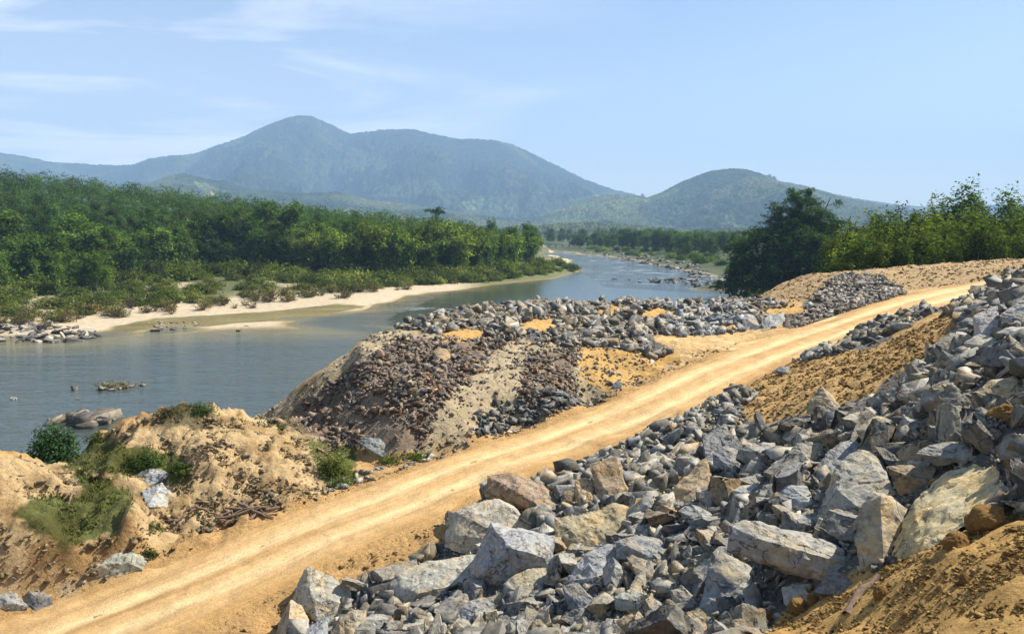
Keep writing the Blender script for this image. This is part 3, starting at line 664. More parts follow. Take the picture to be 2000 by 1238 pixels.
CLAYC = [(.42,.30,.15),(.47,.34,.18),(.33,.23,.12),(.37,.30,.20)]
# zone: key, label (for its singled-out stones), polygon, y range, cover, (smin, smax, power), palette, lift
ZONES = [
 ('slope_near', 'mid-sized angular grey rock loose in the big rubble slope right of the dirt road', [(560,1260),(600,1200),(720,1150),(860,1075),(900,1010),(1090,925),(1200,900),(1330,940),(1450,858),(1560,845),(1650,812),(1760,762),(1868,672),(1895,618),(2050,520),(2120,560),(2100,960),(2000,1000),(1860,1030),(1720,1110),(1560,1170),(1440,1270)], (9,50), 3.3, (.10,.62,1.95), GREY, .42),
 ('slope_near', 'mid-sized angular grey rock loose in the big rubble slope right of the dirt road', [(560,1260),(600,1200),(720,1150),(860,1075),(900,1010),(1090,925),(1200,900),(1330,940),(1450,858),(1560,845),(1650,812),(1760,762),(1868,672),(1895,618),(2050,520),(2120,560),(2100,960),(2000,1000),(1860,1030),(1720,1110),(1560,1170),(1440,1270)], (9,50), 0.8, (.025,.11,2.3), GREY+GREYT, .9),
 ('toe', 'small grey rock in the strip of rubble along the lower edge of the dirt road', [(1060,905),(1180,855),(1300,800),(1440,760),(1480,770),(1440,800),(1460,840),(1340,960),(1210,920)], (20,55), 3.0, (.09,.46,2.2), GREY, .35),
 ('strip', 'grey rock in the rubble strip between the dirt road and the orange soil bank', [(1560,705),(1660,640),(1780,605),(1870,592),(1825,608),(1750,648),(1690,678),(1590,702)], (26,60), 3.0, (.12,.5,2.3), GREYT, .35),
 ('slope_far', 'pale grey rock on the upper rubble slope near the right edge of the picture', [(1860,610),(1990,525),(2100,500),(2100,600),(1900,660)], (22,60), 3.0, (.12,.5,2.2), GREYT, .35),
 ('dark_face', 'brown stone on the dark stony face of the river embankment', [(515,815),(606,775),(703,712),(778,662),(860,660),(985,666),(940,720),(895,752),(858,790),(838,840),(822,885),(650,870)], (36,56), 2.4, (.06,.30,2.45), DARKB, .25),
 ('dark_face', 'brown stone on the dark stony face of the river embankment', [(1035,690),(1130,680),(1125,780),(1080,800),(1010,800)], (36,56), 2.2, (.05,.24,2.5), DARKB, .25),
 ('fine_face', 'small stone on the sandy face of the river embankment', [(510,815),(740,645),(1300,690),(1240,757),(870,890),(640,870)], (36,56), 0.22, (.05,.16,2.6), MIXB, .2),
 ('toe_black', 'blue-black rock in the heap at the foot of the sandy embankment face', [(930,855),(945,815),(1000,785),(1090,765),(1140,780),(1100,805)], (36,56), 3.0, (.10,.34,2.3), BLACK, .35),
 ('crest', 'grey rock heaped along the top of the river embankment', [(740,640),(820,600),(900,600),(1040,585),(1330,585),(1400,610),(1380,650),(1260,655),(1310,690),(1260,700),(1190,675),(1100,680),(1000,668),(900,655)], (44,90), 2.3, (.08,.58,2.2), GREYT+MIXB+GREY, .45),
 ('crest_blue', 'pale blue-grey rock in the bright heap beside the road junction', [(1290,655),(1290,600),(1450,595),(1470,640),(1400,655)], (50,90), 2.8, (.12,.5,2.2), BLUE, .45),
 ('yard', 'brown-grey stone in the low rubble bank beyond the road junction', [(1380,590),(1480,585),(1560,600),(1640,600),(1720,585),(1760,580),(1700,618),(1600,640),(1460,640)], (50,90), 2.6, (.10,.42,2.3), MIXB, .4),
 ('far_pile', 'grey stone on the tall rubble heap beside the far end of the road', [(1585,585),(1620,550),(1660,535),(1720,540),(1768,575),(1720,592),(1640,605)], (50,90), 2.8, (.09,.34,2.4), MIXB+GREY, .3),
 ('verge', 'stone lying on the left verge of the dirt road', [(600,985),(640,950),(780,890),(870,885),(1200,765),(1260,745),(1240,765),(900,895),(700,945)], (26,55), 0.35, (.06,.25,2.2), GREY, .3),
 ('corner', 'grey rock at the lower left corner beside the road', [(-60,1150),(60,1150),(150,1110),(290,1100),(280,1130),(120,1195),(-60,1210)], (20,40), 0.35, (.07,.22,2.2), GREYT, .3),
]
CL = [   # clods of earth, never stones
 ('soil', [(1300,1270),(1440,1200),(1560,1180),(1720,1110),(2000,1000),(2300,950),(2300,1500),(1300,1500)], (3,22), 0.6, (.010,.06,2.4), [(.50,.305,.10),(.54,.34,.12),(.42,.25,.075)]),
 ('soil', [(1430,770),(1560,700),(1700,680),(1870,605),(1850,670),(1700,790),(1560,810),(1470,835)], (14,60), 0.35, (.03,.12,2.4), [(.46,.285,.105),(.40,.24,.085)]),
 ('clay', [(-100,890),(120,900),(300,800),(660,850),(640,960),(420,1030),(290,1110),(0,1160),(-100,1160)], (22,48), 0.8, (.02,.18,2.4), CLAYC),
 ('berm', [(1470,580),(1560,530),(2000,500),(2000,545),(1765,566),(1650,600)], (55,95), 0.10, (.05,.16,2.4), [(.42,.28,.14),(.37,.24,.11)]),
 ('road_edge', [(290,1110),(640,960),(900,880),(1300,715),(1350,690),(1500,660),(1900,560),(1950,560),(1700,640),(1560,715),(1250,845),(1050,910),(860,1070),(560,1240),(0,1240)], (20,75), 0.10, (.018,.10,2.5), SOILC),
]
def power(r, n, a, b, p):
    u = r.uniform(0, 1, n); k = 1-p
    return (a**k+u*(b**k-a**k))**(1/k)
pool = []     # every stone: position, size, rotation, stretch, colour, zone
BAND = ('dark_face',)
GRASSY = [[(130,915),(250,950),(262,985),(230,1040),(130,1070),(20,1010),(90,960),(170,975)], [(120,905),(190,845),(240,870),(300,870),(370,900),(370,950),(270,930),(170,925)]]
BARE = BARE_+[[(1815,935),(1850,925),(1860,950),(1825,960)],[(1925,830),(1990,800),(2010,850),(1940,870)]]
def scatter(poly, yr, cover, srange, lift, seed, palette, key_=''):
    tilt_ = .5 if key_ in ('clay', 'soil', 'berm', 'road_edge', 'verge', 'corner') else .95
    r = np.random.default_rng(seed); n0 = 60000
    x = r.uniform(-30, 60, n0); y = r.uniform(yr[0], yr[1], n0)
    z = HN(x, y); px, py, dep = project(np.stack([x, y, z], 1)); m = inpoly(px, py, poly)
    x, y, z = x[m], y[m], z[m]; area = 90*(yr[1]-yr[0])*m.mean()
    rd, sg = road_dist(x, y)
    s = power(r, 400000, *srange); need = cover*area; n = int(np.searchsorted(np.cumsum((2*s)**2*0.6), need)); n = max(min(n, 30000), 1); s = s[:n]
    idx = r.integers(0, len(x), n); x = x[idx]+r.normal(0, .15, n); y = y[idx]+r.normal(0, .15, n)
    if key_ in BAND:
        q0 = fbm((x+y*0.9)*0.5, (x-y)*0.12, oct=3, seed=17); kq = (q0 > -0.30) | (r.uniform(0, 1, n) < .06); x, y, s = x[kq], y[kq], s[kq]; n = len(x)
    qx, qy, _ = project(np.stack([x, y, HN(x, y)], 1))
    if key_ in ('crest', 'crest_blue', 'yard', 'slope_near'):
        kq = np.ones(n, bool)
        for hp_ in BARE: kq &= ~inpoly(qx+5*r.normal(0, 1, n), qy+2*r.normal(0, 1, n), hp_)
        x, y, s = x[kq], y[kq], s[kq]; n = len(x)
    if key_ == 'clay':
        kq = ~(inpoly(qx, qy, GRASSY[0]) | inpoly(qx, qy, GRASSY[1])); x, y, s = x[kq], y[kq], s[kq]; n = len(x)
    rd, sg = road_dist(x, y); keep = rd > 2.75+s*1.3+0.5*r.uniform(0, 1, n)**2
    x, y, s = x[keep], y[keep], s[keep]
    z = HN(x, y)+s*lift*r.uniform(0.3, 1.1, len(s)); P = np.stack([x, y, z], 1)
    v = visible(P+[0, 0, 0.3]); P, s = P[v], s[v]
    c = np.array(palette)[r.integers(0, len(palette), len(s))]*r.uniform(.58, 1.12, (len(s), 1))*(np.array([1.03, 1.0, .93]) if key_ not in ('crest_blue', 'clay', 'soil', 'berm', 'road_edge') else 1.0)
    st = np.stack([r.uniform(.8, 1.4, len(s)), r.uniform(.65, 1.1, len(s)), r.uniform(.5, 1.05, len(s))], 1)
    return P, s, rand_rot(len(s), tilt_, r), st, c, r.integers(0, 1000, len(s))
def merge(parts, name, m):
    Vs, Fs, Ts, o = [], [], [], 0
    for P, s, Rr, st, c, pid in parts:
        for k in range(len(PROTO)):
            q = np.where(pid % len(PROTO) == k)[0]
            if not len(q): continue
            pv, pf = PROTO[k]
            v = pv[None]*(st[q]*s[q][:, None])[:, None, :]; v = np.einsum('nij,nvj->nvi', Rr[q], v)+P[q][:, None, :]
            f = pf[None]+(np.arange(len(q))*len(pv))[:, None, None]+o; o += len(q)*len(pv)
            Vs.append(v.reshape(-1, 3)); Fs.append(f.reshape(-1, 3)); Ts.append(np.repeat(c[q], len(pv), 0))
    return mk_mesh(name, np.concatenate(Vs), np.concatenate(Fs), m, np.concatenate(Ts))
Z_ = {}
for i, (key, lab, poly, yr, cov, sr, pal, lift) in enumerate(ZONES):
    Z_.setdefault(key, [lab, []])[1].append(scatter(poly, yr, cov, sr, lift, 1000+i, pal, key))

# ---- the boulders one can single out: outline and front ridge points traced, each with its own distance, size and depth
LG, YG, DG, TN, BR = (.40,.41,.40), (.56,.47,.28), (.22,.235,.245), (.42,.34,.22), (.27,.205,.14)
MG = (.31,.32,.315)
HERO = [  # outline, front points (px, py, metres nearer), colour, thickness factor, label
 ([(958,1018),(1083,1047),(1084,1085),(1076,1117),(1040,1130),(990,1140),(955,1148),(923,1132),(918,1110)], [(1000,1070,.9),(1067,1089,.7),(965,1032,.55),(940,1120,.35),(1000,1112,.55)], (.36,.375,.38), 1, 'large square grey boulder with a bright flat top, tallest in the row beside the road'),
 ([(601,1107),(640,1118),(686,1145),(689,1191),(660,1212),(625,1222),(600,1205),(568,1171),(580,1140)], [(606,1152,.55),(598,1185,.5),(640,1180,.45),(622,1116,.1)], (.43,.41,.33), .9, 'pale pointed boulder with a crack across its face at the road edge'),
 ([(568,1171),(588,1182),(606,1210),(600,1238),(560,1250),(540,1236),(546,1212)], [(570,1205,.35),(585,1225,.3)], (.50,.40,.26), 1, 'small rounded tan boulder leaning below the cracked pointed boulder'),
 ([(586,1236),(615,1215),(637,1204),(640,1240),(620,1262),(590,1258)], [(628,1225,.1)], (.38,.41,.43), .6, 'flat blue-grey slab on the bottom edge below the cracked boulder'),
 ([(640,1240),(665,1206),(690,1190),(715,1192),(722,1236),(700,1262),(650,1262)], [(680,1222,.35)], TN, .9, 'tan and grey boulder on the bottom edge left of centre'),
 ([(750,1142),(779,1113),(829,1093),(880,1090),(934,1080),(930,1120),(916,1135),(880,1150),(850,1156),(790,1188),(762,1184)], [(785,1145,.5),(818,1158,.45),(890,1130,.25)], (.42,.41,.345), 1, 'broad flat-topped pale boulder strewn with chips beside the road'),
 ([(885,998),(913,986),(965,972),(1000,990),(1037,1023),(1020,1060),(934,1078),(906,1083),(868,1066),(871,1037)], [(930,1020,.5),(900,1045,.45),(975,1010,.3)], (.47,.43,.34), .9, 'eroded cream boulder with a pitted front behind the square grey boulder'),
 ([(950,926),(990,922),(1056,939),(1091,972),(1090,994),(1074,1004),(1000,990),(946,967)], [(1060,965,.45),(990,950,.35),(1065,995,.4)], (.34,.245,.155), .8, 'long brown layered boulder nearest the dirt road'),
 ([(1122,936),(1144,930),(1160,940),(1166,962),(1158,985),(1140,990),(1124,975)], [(1142,960,.3)], (.47,.36,.21), .5, 'round tan disc-shaped rock standing beside the upright slab'),
 ([(1098,962),(1110,956),(1122,962),(1124,980),(1112,992),(1098,988)], [(1108,975,.2)], BR, .7, 'small rounded brown rock between the brown boulder and the disc-shaped rock'),
 ([(1152,908),(1195,903),(1202,890),(1218,913),(1230,977),(1200,982),(1169,985),(1160,950)], [(1190,945,.12),(1205,905,.1)], (.40,.30,.18), .4, 'upright tan slab with one pointed corner'),
 ([(1083,1010),(1130,1000),(1200,983),(1228,995),(1232,1026),(1178,1062),(1115,1076),(1084,1078)], [(1120,1040,.35),(1200,1020,.3)], (.50,.41,.24), .8, 'wide smooth yellow-tan boulder leaning behind the square grey boulder'),
 ([(1082,1084),(1100,1076),(1118,1080),(1120,1100),(1100,1110),(1084,1104)], [(1104,1092,.2)], (.50,.41,.18), .8, 'small yellow block wedged right of the square grey boulder'),
 ([(984,1140),(1010,1120),(1045,1108),(1078,1108),(1070,1135),(1048,1162),(1010,1168),(988,1164)], [(1030,1140,.35),(1050,1150,.3)], (.44,.38,.24), .9, 'yellowish wedge of rock under the square grey boulder'),
 ([(1100,1136),(1128,1098),(1148,1078),(1188,1060),(1215,1072),(1210,1110),(1180,1135),(1150,1150),(1112,1152)], [(1150,1100,.35),(1165,1125,.4)], LG, .9, 'smooth light-grey block with a slanting face in the middle of the rubble'),
 ([(1203,1056),(1250,1044),(1300,1054),(1312,1080),(1296,1098),(1240,1102),(1202,1090)], [(1240,1075,.35),(1285,1075,.3)], MG, .9, 'blue-grey fractured rock above the middle of the front rubble'),
 ([(1631,915),(1655,890),(1677,877),(1709,880),(1727,903),(1741,958),(1715,985),(1700,1010),(1642,1041),(1620,1042),(1590,1030),(1606,977)], [(1636,957,.7),(1674,985,.75),(1640,1010,.5),(1690,930,.35)], (.37,.36,.30), .9, 'tall grey boulder with a bright face, biggest in the middle right'),
 ([(1702,960),(1740,966),(1776,993),(1765,1025),(1741,1062),(1726,1101),(1684,1121),(1666,1050),(1673,991)], [(1720,968,.45),(1722,1020,.5),(1700,1070,.35)], (.45,.40,.29), .8, 'upright boulder split into a grey left face and a yellow right face'),
 ([(1783,977),(1815,948),(1847,924),(1900,901),(1949,906),(1963,941),(1960,973),(1893,1004),(1860,1040),(1804,1080),(1748,1098),(1741,1062),(1760,1015)], [(1801,1011,.75),(1840,1014,.65),(1775,1050,.4),(1880,1003,.4)], (.60,.50,.27), 1, 'huge pale yellow boulder with a smooth sunlit face'),
 ([(1730,912),(1762,905),(1800,905),(1829,912),(1820,945),(1797,966),(1755,964)], [(1765,935,.3),(1800,935,.25)], (.30,.22,.12), .9, 'rusty brown boulder behind the huge yellow boulder'),
 ([(1787,885),(1815,868),(1850,860),(1890,862),(1918,884),(1900,900),(1870,908),(1825,910)], [(1850,885,.3)], (.27,.275,.25), .9, 'low dark grey-green boulder above the huge yellow boulder'),
 ([(1672,840),(1690,825),(1712,812),(1757,820),(1750,842),(1735,866),(1712,872),(1684,862)], [(1690,843,.35),(1725,848,.4)], (.44,.39,.27), .9, 'flat-topped yellowish boulder high in the right rubble'),
 ([(1538,882),(1553,863),(1585,862),(1612,866),(1603,888),(1588,912),(1568,912),(1545,900)], [(1575,880,.3)], (.35,.335,.28), .9, 'squat grey boulder with a pale top left of the ribbed boulder'),
 ([(1586,915),(1610,882),(1640,862),(1668,853),(1684,872),(1655,905),(1632,932),(1600,936)], [(1630,905,.35)], (.33,.335,.33), .9, 'ribbed grey boulder leaning above the tall grey boulder'),
 ([(1425,1026),(1450,1015),(1471,1014),(1524,1032),(1600,1045),(1648,1069),(1662,1101),(1640,1125),(1606,1133),(1535,1117),(1471,1096),(1420,1078)], [(1480,1050,.5),(1524,1052,.5),(1590,1075,.5),(1560,1100,.4)], (.37,.36,.315), .8, 'long wide grey boulder low in the front rubble'),
 ([(1406,1076),(1440,1088),(1470,1111),(1468,1136),(1452,1165),(1440,1190),(1410,1205),(1383,1222),(1360,1208),(1386,1171),(1379,1111)], [(1412,1120,.35),(1435,1145,.35),(1400,1190,.35)], (.36,.37,.35), .7, 'hooked light-grey boulder curving down like an arch'),
 ([(1392,885),(1418,870),(1447,880),(1462,912),(1442,925),(1394,914)], [(1425,900,.35)], (.33,.33,.325), .9, 'rounded blue-grey boulder in front of the tall dark slab'),
 ([(1374,888),(1371,853),(1395,838),(1418,827),(1428,846),(1420,880),(1400,905),(1384,918)], [(1398,865,.3)], (.23,.235,.235), .7, 'tall dark slab standing at the edge of the hollow'),
 ([(1293,986),(1320,945),(1348,917),(1379,890),(1392,925),(1385,950),(1348,980),(1304,1000)], [(1340,955,.4),(1370,930,.3)], (.43,.32,.18), .8, 'long tan-brown boulder sloping up in the rubble hollow'),
 ([(1572,808),(1585,775),(1602,750),(1625,770),(1647,800),(1640,813),(1605,815)], [(1600,790,.4),(1622,790,.3)], (.40,.31,.19), .9, 'pyramid-shaped brown boulder at the edge of the orange soil'),
 ([(1902,618),(1925,603),(1947,595),(1960,605),(1952,640),(1925,668),(1902,660)], [(1928,625,.3)], (.44,.42,.40), .8, 'pale block with a lilac-grey side near the right edge'),
 ([(1951,616),(1975,598),(2004,578),(2040,585),(2045,630),(2000,638),(1962,640)], [(1985,620,.3)], (.37,.36,.33), .8, 'big smooth grey slab cut by the right edge of the picture'),
 ([(1944,650),(1965,640),(2000,636),(2040,642),(2015,656),(1970,660)], [(1985,650,.15)], (.48,.48,.44), .8, 'thin whitish slab lying under the smooth grey slab'),
 ([(1880,669),(1895,657),(1914,652),(1951,661),(1948,682),(1915,692),(1885,690)], [(1915,675,.25)], (.42,.40,.31), .9, 'flat-topped cream boulder below the lilac-grey block'),
 ([(1885,712),(1905,700),(1930,703),(1934,718),(1905,724)], [(1910,712,.15)], (.46,.37,.22), .8, 'small tan block among grey rocks near the right edge'),
 ([(1900,765),(1930,745),(1985,735),(1995,760),(1960,790),(1915,800)], [(1940,770,.3)], (.48,.40,.24), .8, 'yellow slanting boulder at the right edge of the rubble'),
 ([(266,928),(285,916),(308,914),(335,925),(326,936),(301,951),(278,958)], [(300,935,.3)], (.42,.44,.42), .8, 'pale grey boulder perched at the top of the clay gully'),
 ([(276,958),(295,955),(316,942),(341,970),(339,990),(308,998),(288,990)], [(310,965,.35)], (.40,.43,.43), .8, 'blue-grey boulder streaked with cracks in the clay gully'),
 ([(152,1127),(196,1104),(227,1079),(255,1075),(277,1078),(289,1096),(280,1112),(217,1131),(168,1134)], [(220,1105,.3),(250,1098,.3)], (.47,.465,.36), .8, 'long pale slab lying at the foot of the grassy bluff'),
 ([(-12,1160),(30,1156),(57,1185),(30,1197),(-12,1192)], [(20,1175,.25)], (.42,.42,.38), .8, 'pale rock at the left edge beside the road'),
 ([(45,1173),(55,1153),(80,1156),(101,1166),(105,1190),(72,1193)], [(78,1172,.25)], (.21,.215,.215), .8, 'dark grey rock beside the pale rock at the left edge'),
 ([(692,860),(715,852),(744,856),(760,880),(757,897),(725,886)], [(730,870,.2)], (.30,.315,.29), .5, 'big tilted grey slab at the foot of the embankment'),
 ([(846,685),(858,678),(872,680),(883,698),(862,709),(846,704)], [(864,692,.3)], (.40,.29,.15), .9, 'single tan boulder stuck on the face of the embankment'),
 ([(1450,622),(1458,612),(1474,615),(1486,640),(1462,645),(1451,640)], [(1466,628,.3)], (.58,.56,.50), .9, 'white boulder left of two standing at the road junction'),
 ([(1488,630),(1500,616),(1530,612),(1534,630),(1512,640),(1490,642)], [(1508,626,.3)], (.56,.55,.50), .9, 'white boulder right of two standing at the road junction'),
 ([(1590,1158),(1606,1130),(1624,1110),(1650,1128),(1674,1142),(1655,1163),(1620,1166)], [(1625,1142,.2)], (.17,.175,.18), .6, 'dark slate rock with a pale vein at the edge of the near soil'),
 ([(1526,1145),(1555,1138),(1594,1138),(1580,1168),(1555,1188),(1530,1180)], [(1560,1160,.2)], (.47,.46,.41), .7, 'whitish flat-faced rock above the near orange soil'),
 ([(1450,1152),(1470,1134),(1484,1150),(1492,1195),(1478,1206),(1460,1190)], [(1474,1170,.2)], LG, .8, 'narrow upright grey rock right of the hooked boulder'),
 ([(1309,1152),(1330,1140),(1350,1158),(1366,1182),(1352,1206),(1312,1194)], [(1335,1175,.25)], (.38,.37,.34), .9, 'rounded pale rock left of the hooked boulder'),
 ([(1197,1165),(1232,1147),(1270,1160),(1305,1184),(1270,1200),(1200,1190)], [(1245,1175,.25)], (.37,.38,.33), .8, 'flat grey-green rock on the lower middle rubble'),
 ([(1098,1146),(1128,1137),(1155,1162),(1178,1196),(1150,1206),(1112,1190)], [(1130,1165,.25)], (.23,.245,.26), .8, 'dark triangular rock on the lower rubble'),
 ([(1324,996),(1350,982),(1385,998),(1413,1018),(1404,1042),(1370,1044),(1340,1020)], [(1375,1015,.3)], (.34,.35,.34), .8, 'slanting blue-grey block below the tan-brown boulder'),
 ([(1517,962),(1540,944),(1575,950),(1592,985),(1560,1000),(1522,992)], [(1550,965,.3)], (.34,.36,.36), .9, 'blue-grey boulder left of the tall grey boulder'),
 ([(1429,958),(1450,946),(1482,944),(1498,965),(1480,980),(1436,982)], [(1465,962,.25)], (.42,.42,.38), .9, 'pale lumpy rock in the centre of the hollow'),
 ([(885,1206),(905,1180),(935,1164),(962,1167),(975,1205),(940,1226),(896,1224)], [(930,1190,.3)], (.33,.34,.33), .9, 'grey peaked rock under the flat-topped pale boulder'),
 ([(1196,750),(1206,743),(1216,748),(1213,760),(1199,762)], [(1206,752,.15)], (.26,.29,.31), .9, 'lone dark blue-grey rock on the left road verge'),
 ([(1512,722),(1525,714),(1542,717),(1540,729),(1520,731)], [(1527,722,.15)], (.20,.22,.23), .9, 'lone dark rock on the right road verge by the soil bank'),
]
SHORT = ['large square grey boulder', 'pale pointed cracked boulder', 'small rounded tan boulder', 'flat blue-grey bottom slab', 'tan and grey bottom boulder', 'broad flat-topped pale boulder', 'eroded cream boulder', 'long brown layered boulder', 'tan disc-shaped rock', 'small rounded brown rock', 'upright tan slab', 'wide smooth yellow-tan boulder', 'small yellow block', 'yellowish wedge of rock', 'smooth light-grey slanting block', 'blue-grey fractured rock', 'tall grey boulder', 'upright grey and yellow boulder', 'huge pale yellow boulder', 'rusty brown boulder', 'low grey-green boulder', 'flat-topped yellowish boulder', 'squat grey pale-topped boulder', 'ribbed grey boulder', 'long wide grey boulder', 'hooked light-grey boulder', 'rounded blue-grey boulder', 'tall dark slab', 'long tan-brown boulder', 'pyramid-shaped brown boulder', 'pale lilac-sided block', 'big smooth right-edge slab', 'thin whitish slab', 'flat-topped cream boulder', 'small tan block', 'yellow slanting boulder', 'pale gully boulder', 'blue-grey gully boulder', 'long pale roadside slab', 'pale left-edge rock', 'dark left-edge rock', 'big tilted grey slab', 'single tan embankment boulder', 'left white boulder', 'right white boulder', 'dark slate rock', 'whitish flat-faced rock', 'narrow upright grey rock', 'rounded pale rock', 'flat grey-green rock', 'dark triangular rock', 'slanting blue-grey block', 'squarish blue-grey boulder', 'pale lumpy rock', 'grey peaked rock', 'lone dark left-verge rock', 'lone dark right-verge rock']
assert len(SHORT) == len(HERO)
def tdep(x, y):
    h_ = hit(x, y, n=500); return 1e3 if h_ is None else h_[1]
hero_pos = []; hero_ol = []
for i, (ol, fr, col, th, lab) in enumerate(HERO):
    ol = [tuple(p) for p in ol]; ys_ = [p[1] for p in ol]; xs_ = [p[0] for p in ol]
    ymax, ymin = max(ys_), min(ys_); cx_, cy_ = np.mean(xs_), np.mean(ys_)
    gp = hit(np.mean([p[0] for p in ol if p[1] > ymax-0.25*(ymax-ymin)]), ymax-0.12*(ymax-ymin))
    D0 = gp[1]-0.1; k = D0/FPX; sz = math.sqrt((max(xs_)-min(xs_))*(ymax-ymin))*k
    P3 = []; dl_ = []
    for (x, y) in ol:
        off = (ymax-y)*k*0.50 + 0.12*sz; dd = min(D0+off, tdep(x, y)-0.12*sz*(1 if y < ymax-0.3*(ymax-ymin) else 0)); dl_.append(dd)
        P3.append(at_y(x, y, dd))
    for (x, y, o) in fr:
        P3.append(at_y(x, y, min(D0+0.12*sz+(ymax-y)*k*0.50, tdep(x, y))-o*0.45*sz))
    for (x, y), dd in zip(ol, dl_):
        P3.append(at_y(cx_+(x-cx_)*0.74, cy_+(y-cy_)*0.74, dd + th*0.62*sz))
    P3 = np.array(P3); c0 = P3.mean(0); c0[2] = P3[:, 2].min()
    bm = bmesh.new(); vv = [bm.verts.new(p-c0) for p in P3]
    h = bmesh.ops.convex_hull(bm, input=vv)
    dl = list({e for e in h['geom_interior']+h['geom_unused'] if isinstance(e, bmesh.types.BMVert)})
    if dl: bmesh.ops.delete(bm, geom=dl, context='VERTS')
    bmesh.ops.triangulate(bm, faces=bm.faces[:])
    subdiv(bm, max(sz*0.05, D0*0.0022), 6)
    Vd, Fd = bm_arrays(bm); bm.free(); Vd = chip(Vd, Fd, sz, i*3+1, 0.85)
    o = obj('boulder', mk_mesh('boulder', Vd, Fd, M['rock_obj'], smooth=True, sharp=28))
    o.location = c0; o.color = tuple(col)+(1,)
    tag(o, lab, 'boulder', 'boulders around the dirt road'); hero_pos.append((c0[0], c0[1], sz)); hero_ol.append((ol, D0, sz, ymax-0.16*(ymax-ymin), cx_, cy_, lab))
HP = np.array(hero_pos)

# ---- the largest of the loose stones as things, the rest as rubble
allz = []
for key, (lab, parts) in Z_.items():
    for pi, (P, s, Rr, st_, c, pid) in enumerate(parts):
        # loose stones do not stand inside the boulders
        d = np.sqrt((P[:, 0, None]-HP[None, :, 0])**2+(P[:, 1, None]-HP[None, :, 1])**2); ok = ~((d < HP[None, :, 2]*0.62) & (s[:, None] > 0.10)).any(1)
        qx, qy, qd = project(P)
        for (ol_, D0_, sz_, yb_, _a, _b, _c) in hero_ol:
            qr = s/qd*FPX*0.55
            for ddx, ddy in ((0, 0), (1, 0), (-1, 0), (0, -1), (0, 1)):
                ok &= ~(inpoly(qx+ddx*qr, qy+ddy*qr, ol_) & (qd < D0_+sz_*.6) & (qd > D0_-3.2) & (qy < yb_+.4*qr))
        P, s, Rr, st_, c, pid = P[ok], s[ok], Rr[ok], st_[ok], c[ok], pid[ok]; parts[pi] = [P, s, Rr, st_, c, pid]
        px, py, dep = project(P); inside = (px > -10) & (px < 2010) & (py < 1250) & (py > 0); sc = s/dep*inside
        allz += [(sc[j], key, pi, j) for j in range(len(s))]
allz.sort(reverse=True); pick = allz[:240]
def colour_word(c):
    r_, g_, b_ = c; v = (r_+g_+b_)/3
    if r_ > b_*1.35: return 'tan' if v > .26 else 'brown'
    return 'pale grey' if v > .34 else ('dark grey' if v < .23 else 'grey')
ORD = ['nearest', 'second', 'third', 'fourth', 'fifth', 'sixth', 'seventh', 'eighth', 'ninth', 'tenth', 'eleventh', 'twelfth', 'thirteenth', 'fourteenth', 'fifteenth', 'sixteenth', 'seventeenth', 'eighteenth', 'nineteenth', 'twentieth']
rel = []
for sc_, key, pi, j in pick:
    P, s, Rr, st_, c, pid = Z_[key][1][pi]; qx, qy, _ = project(P[j]); best = min(range(len(hero_ol)), key=lambda h: (hero_ol[h][4]-qx)**2+(hero_ol[h][5]-qy)**2)
    dx, dy = qx-hero_ol[best][4], qy-hero_ol[best][5]; an = math.degrees(math.atan2(-dy, dx)) % 360
    di = ['right of', 'up and right of', 'above', 'up and left of', 'left of', 'down and left of', 'below', 'down and right of'][int((an+22.5)//45) % 8]
    rel.append((best, di, math.hypot(dx, dy)))
cnt = {}
for q in sorted(range(len(pick)), key=lambda q: rel[q][2]):
    k = rel[q][:2]; cnt[k] = cnt.get(k, 0)+1; rel[q] = rel[q]+(cnt[k],)
for (sc_, key, pi, j), (hb, di, _d, num) in zip(pick, rel):
    P, s, Rr, st_, c, pid = Z_[key][1][pi]
    o = obj('rock', DET[int(pid[j]) % len(DET)]); Mx = Matrix(Rr[j].tolist()).to_4x4(); Mx.translation = Vector(P[j])
    o.matrix_world = Mx @ Matrix.Diagonal(Vector([*(st_[j]*s[j]), 1])); o.color = tuple(c[j])+(1,)
    tag(o, f"{colour_word(c[j])} rock, {ORD[min(num, 20)-1]} out {di} the {SHORT[hb]}", 'rock', 'loose angular rocks of the rubble slope')
RUB = {'slope_near': 'loose grey rubble filling the slope right of the dirt road', 'toe': 'small grey rubble along the lower edge of the dirt road', 'strip': 'grey rubble strip between the road and the orange soil bank',
       'slope_far': 'pale rubble on the upper slope at the right edge', 'dark_face': 'small brown stones covering the dark part of the embankment face', 'fine_face': 'small stones sprinkled on the sandy embankment face',
       'toe_black': 'blue-black stones heaped at the foot of the sandy embankment face', 'crest': 'grey rubble heaped along the top of the river embankment', 'crest_blue': 'bright blue-grey rubble beside the road junction',
       'yard': 'brown-grey rubble bank beyond the road junction', 'far_pile': 'tall grey rubble heap beside the far end of the road', 'verge': 'small stones along the left road verge', 'corner': 'small stones at the left edge beside the road'}
for key, (lab, parts) in Z_.items():
    pp = []
    for pi, prt in enumerate(parts):
        gone = {j for sc_, k2, p2, j in pick if k2 == key and p2 == pi}; kp = np.array([j not in gone for j in range(len(prt[1]))], bool)
        pp.append([a[kp] for a in prt])
    o = obj('rubble', merge(pp, 'rubble', M['rock_attr'])); tag(o, RUB[key], 'rubble', kind='stuff')
CLB = {'soil': 'crumbs of orange earth on the soil banks right of the road', 'clay': 'clods of pale clay on the mounds left of the road', 'berm': 'clods of earth on the long berm beyond the road', 'road_edge': 'crumbs of dry earth along both road edges'}
cz = {}
for i, (key, poly, yr, cov, sr, pal) in enumerate(CL): cz.setdefault(key, []).append(scatter(poly, yr, cov, sr, 0.25, 3000+i, pal, key))
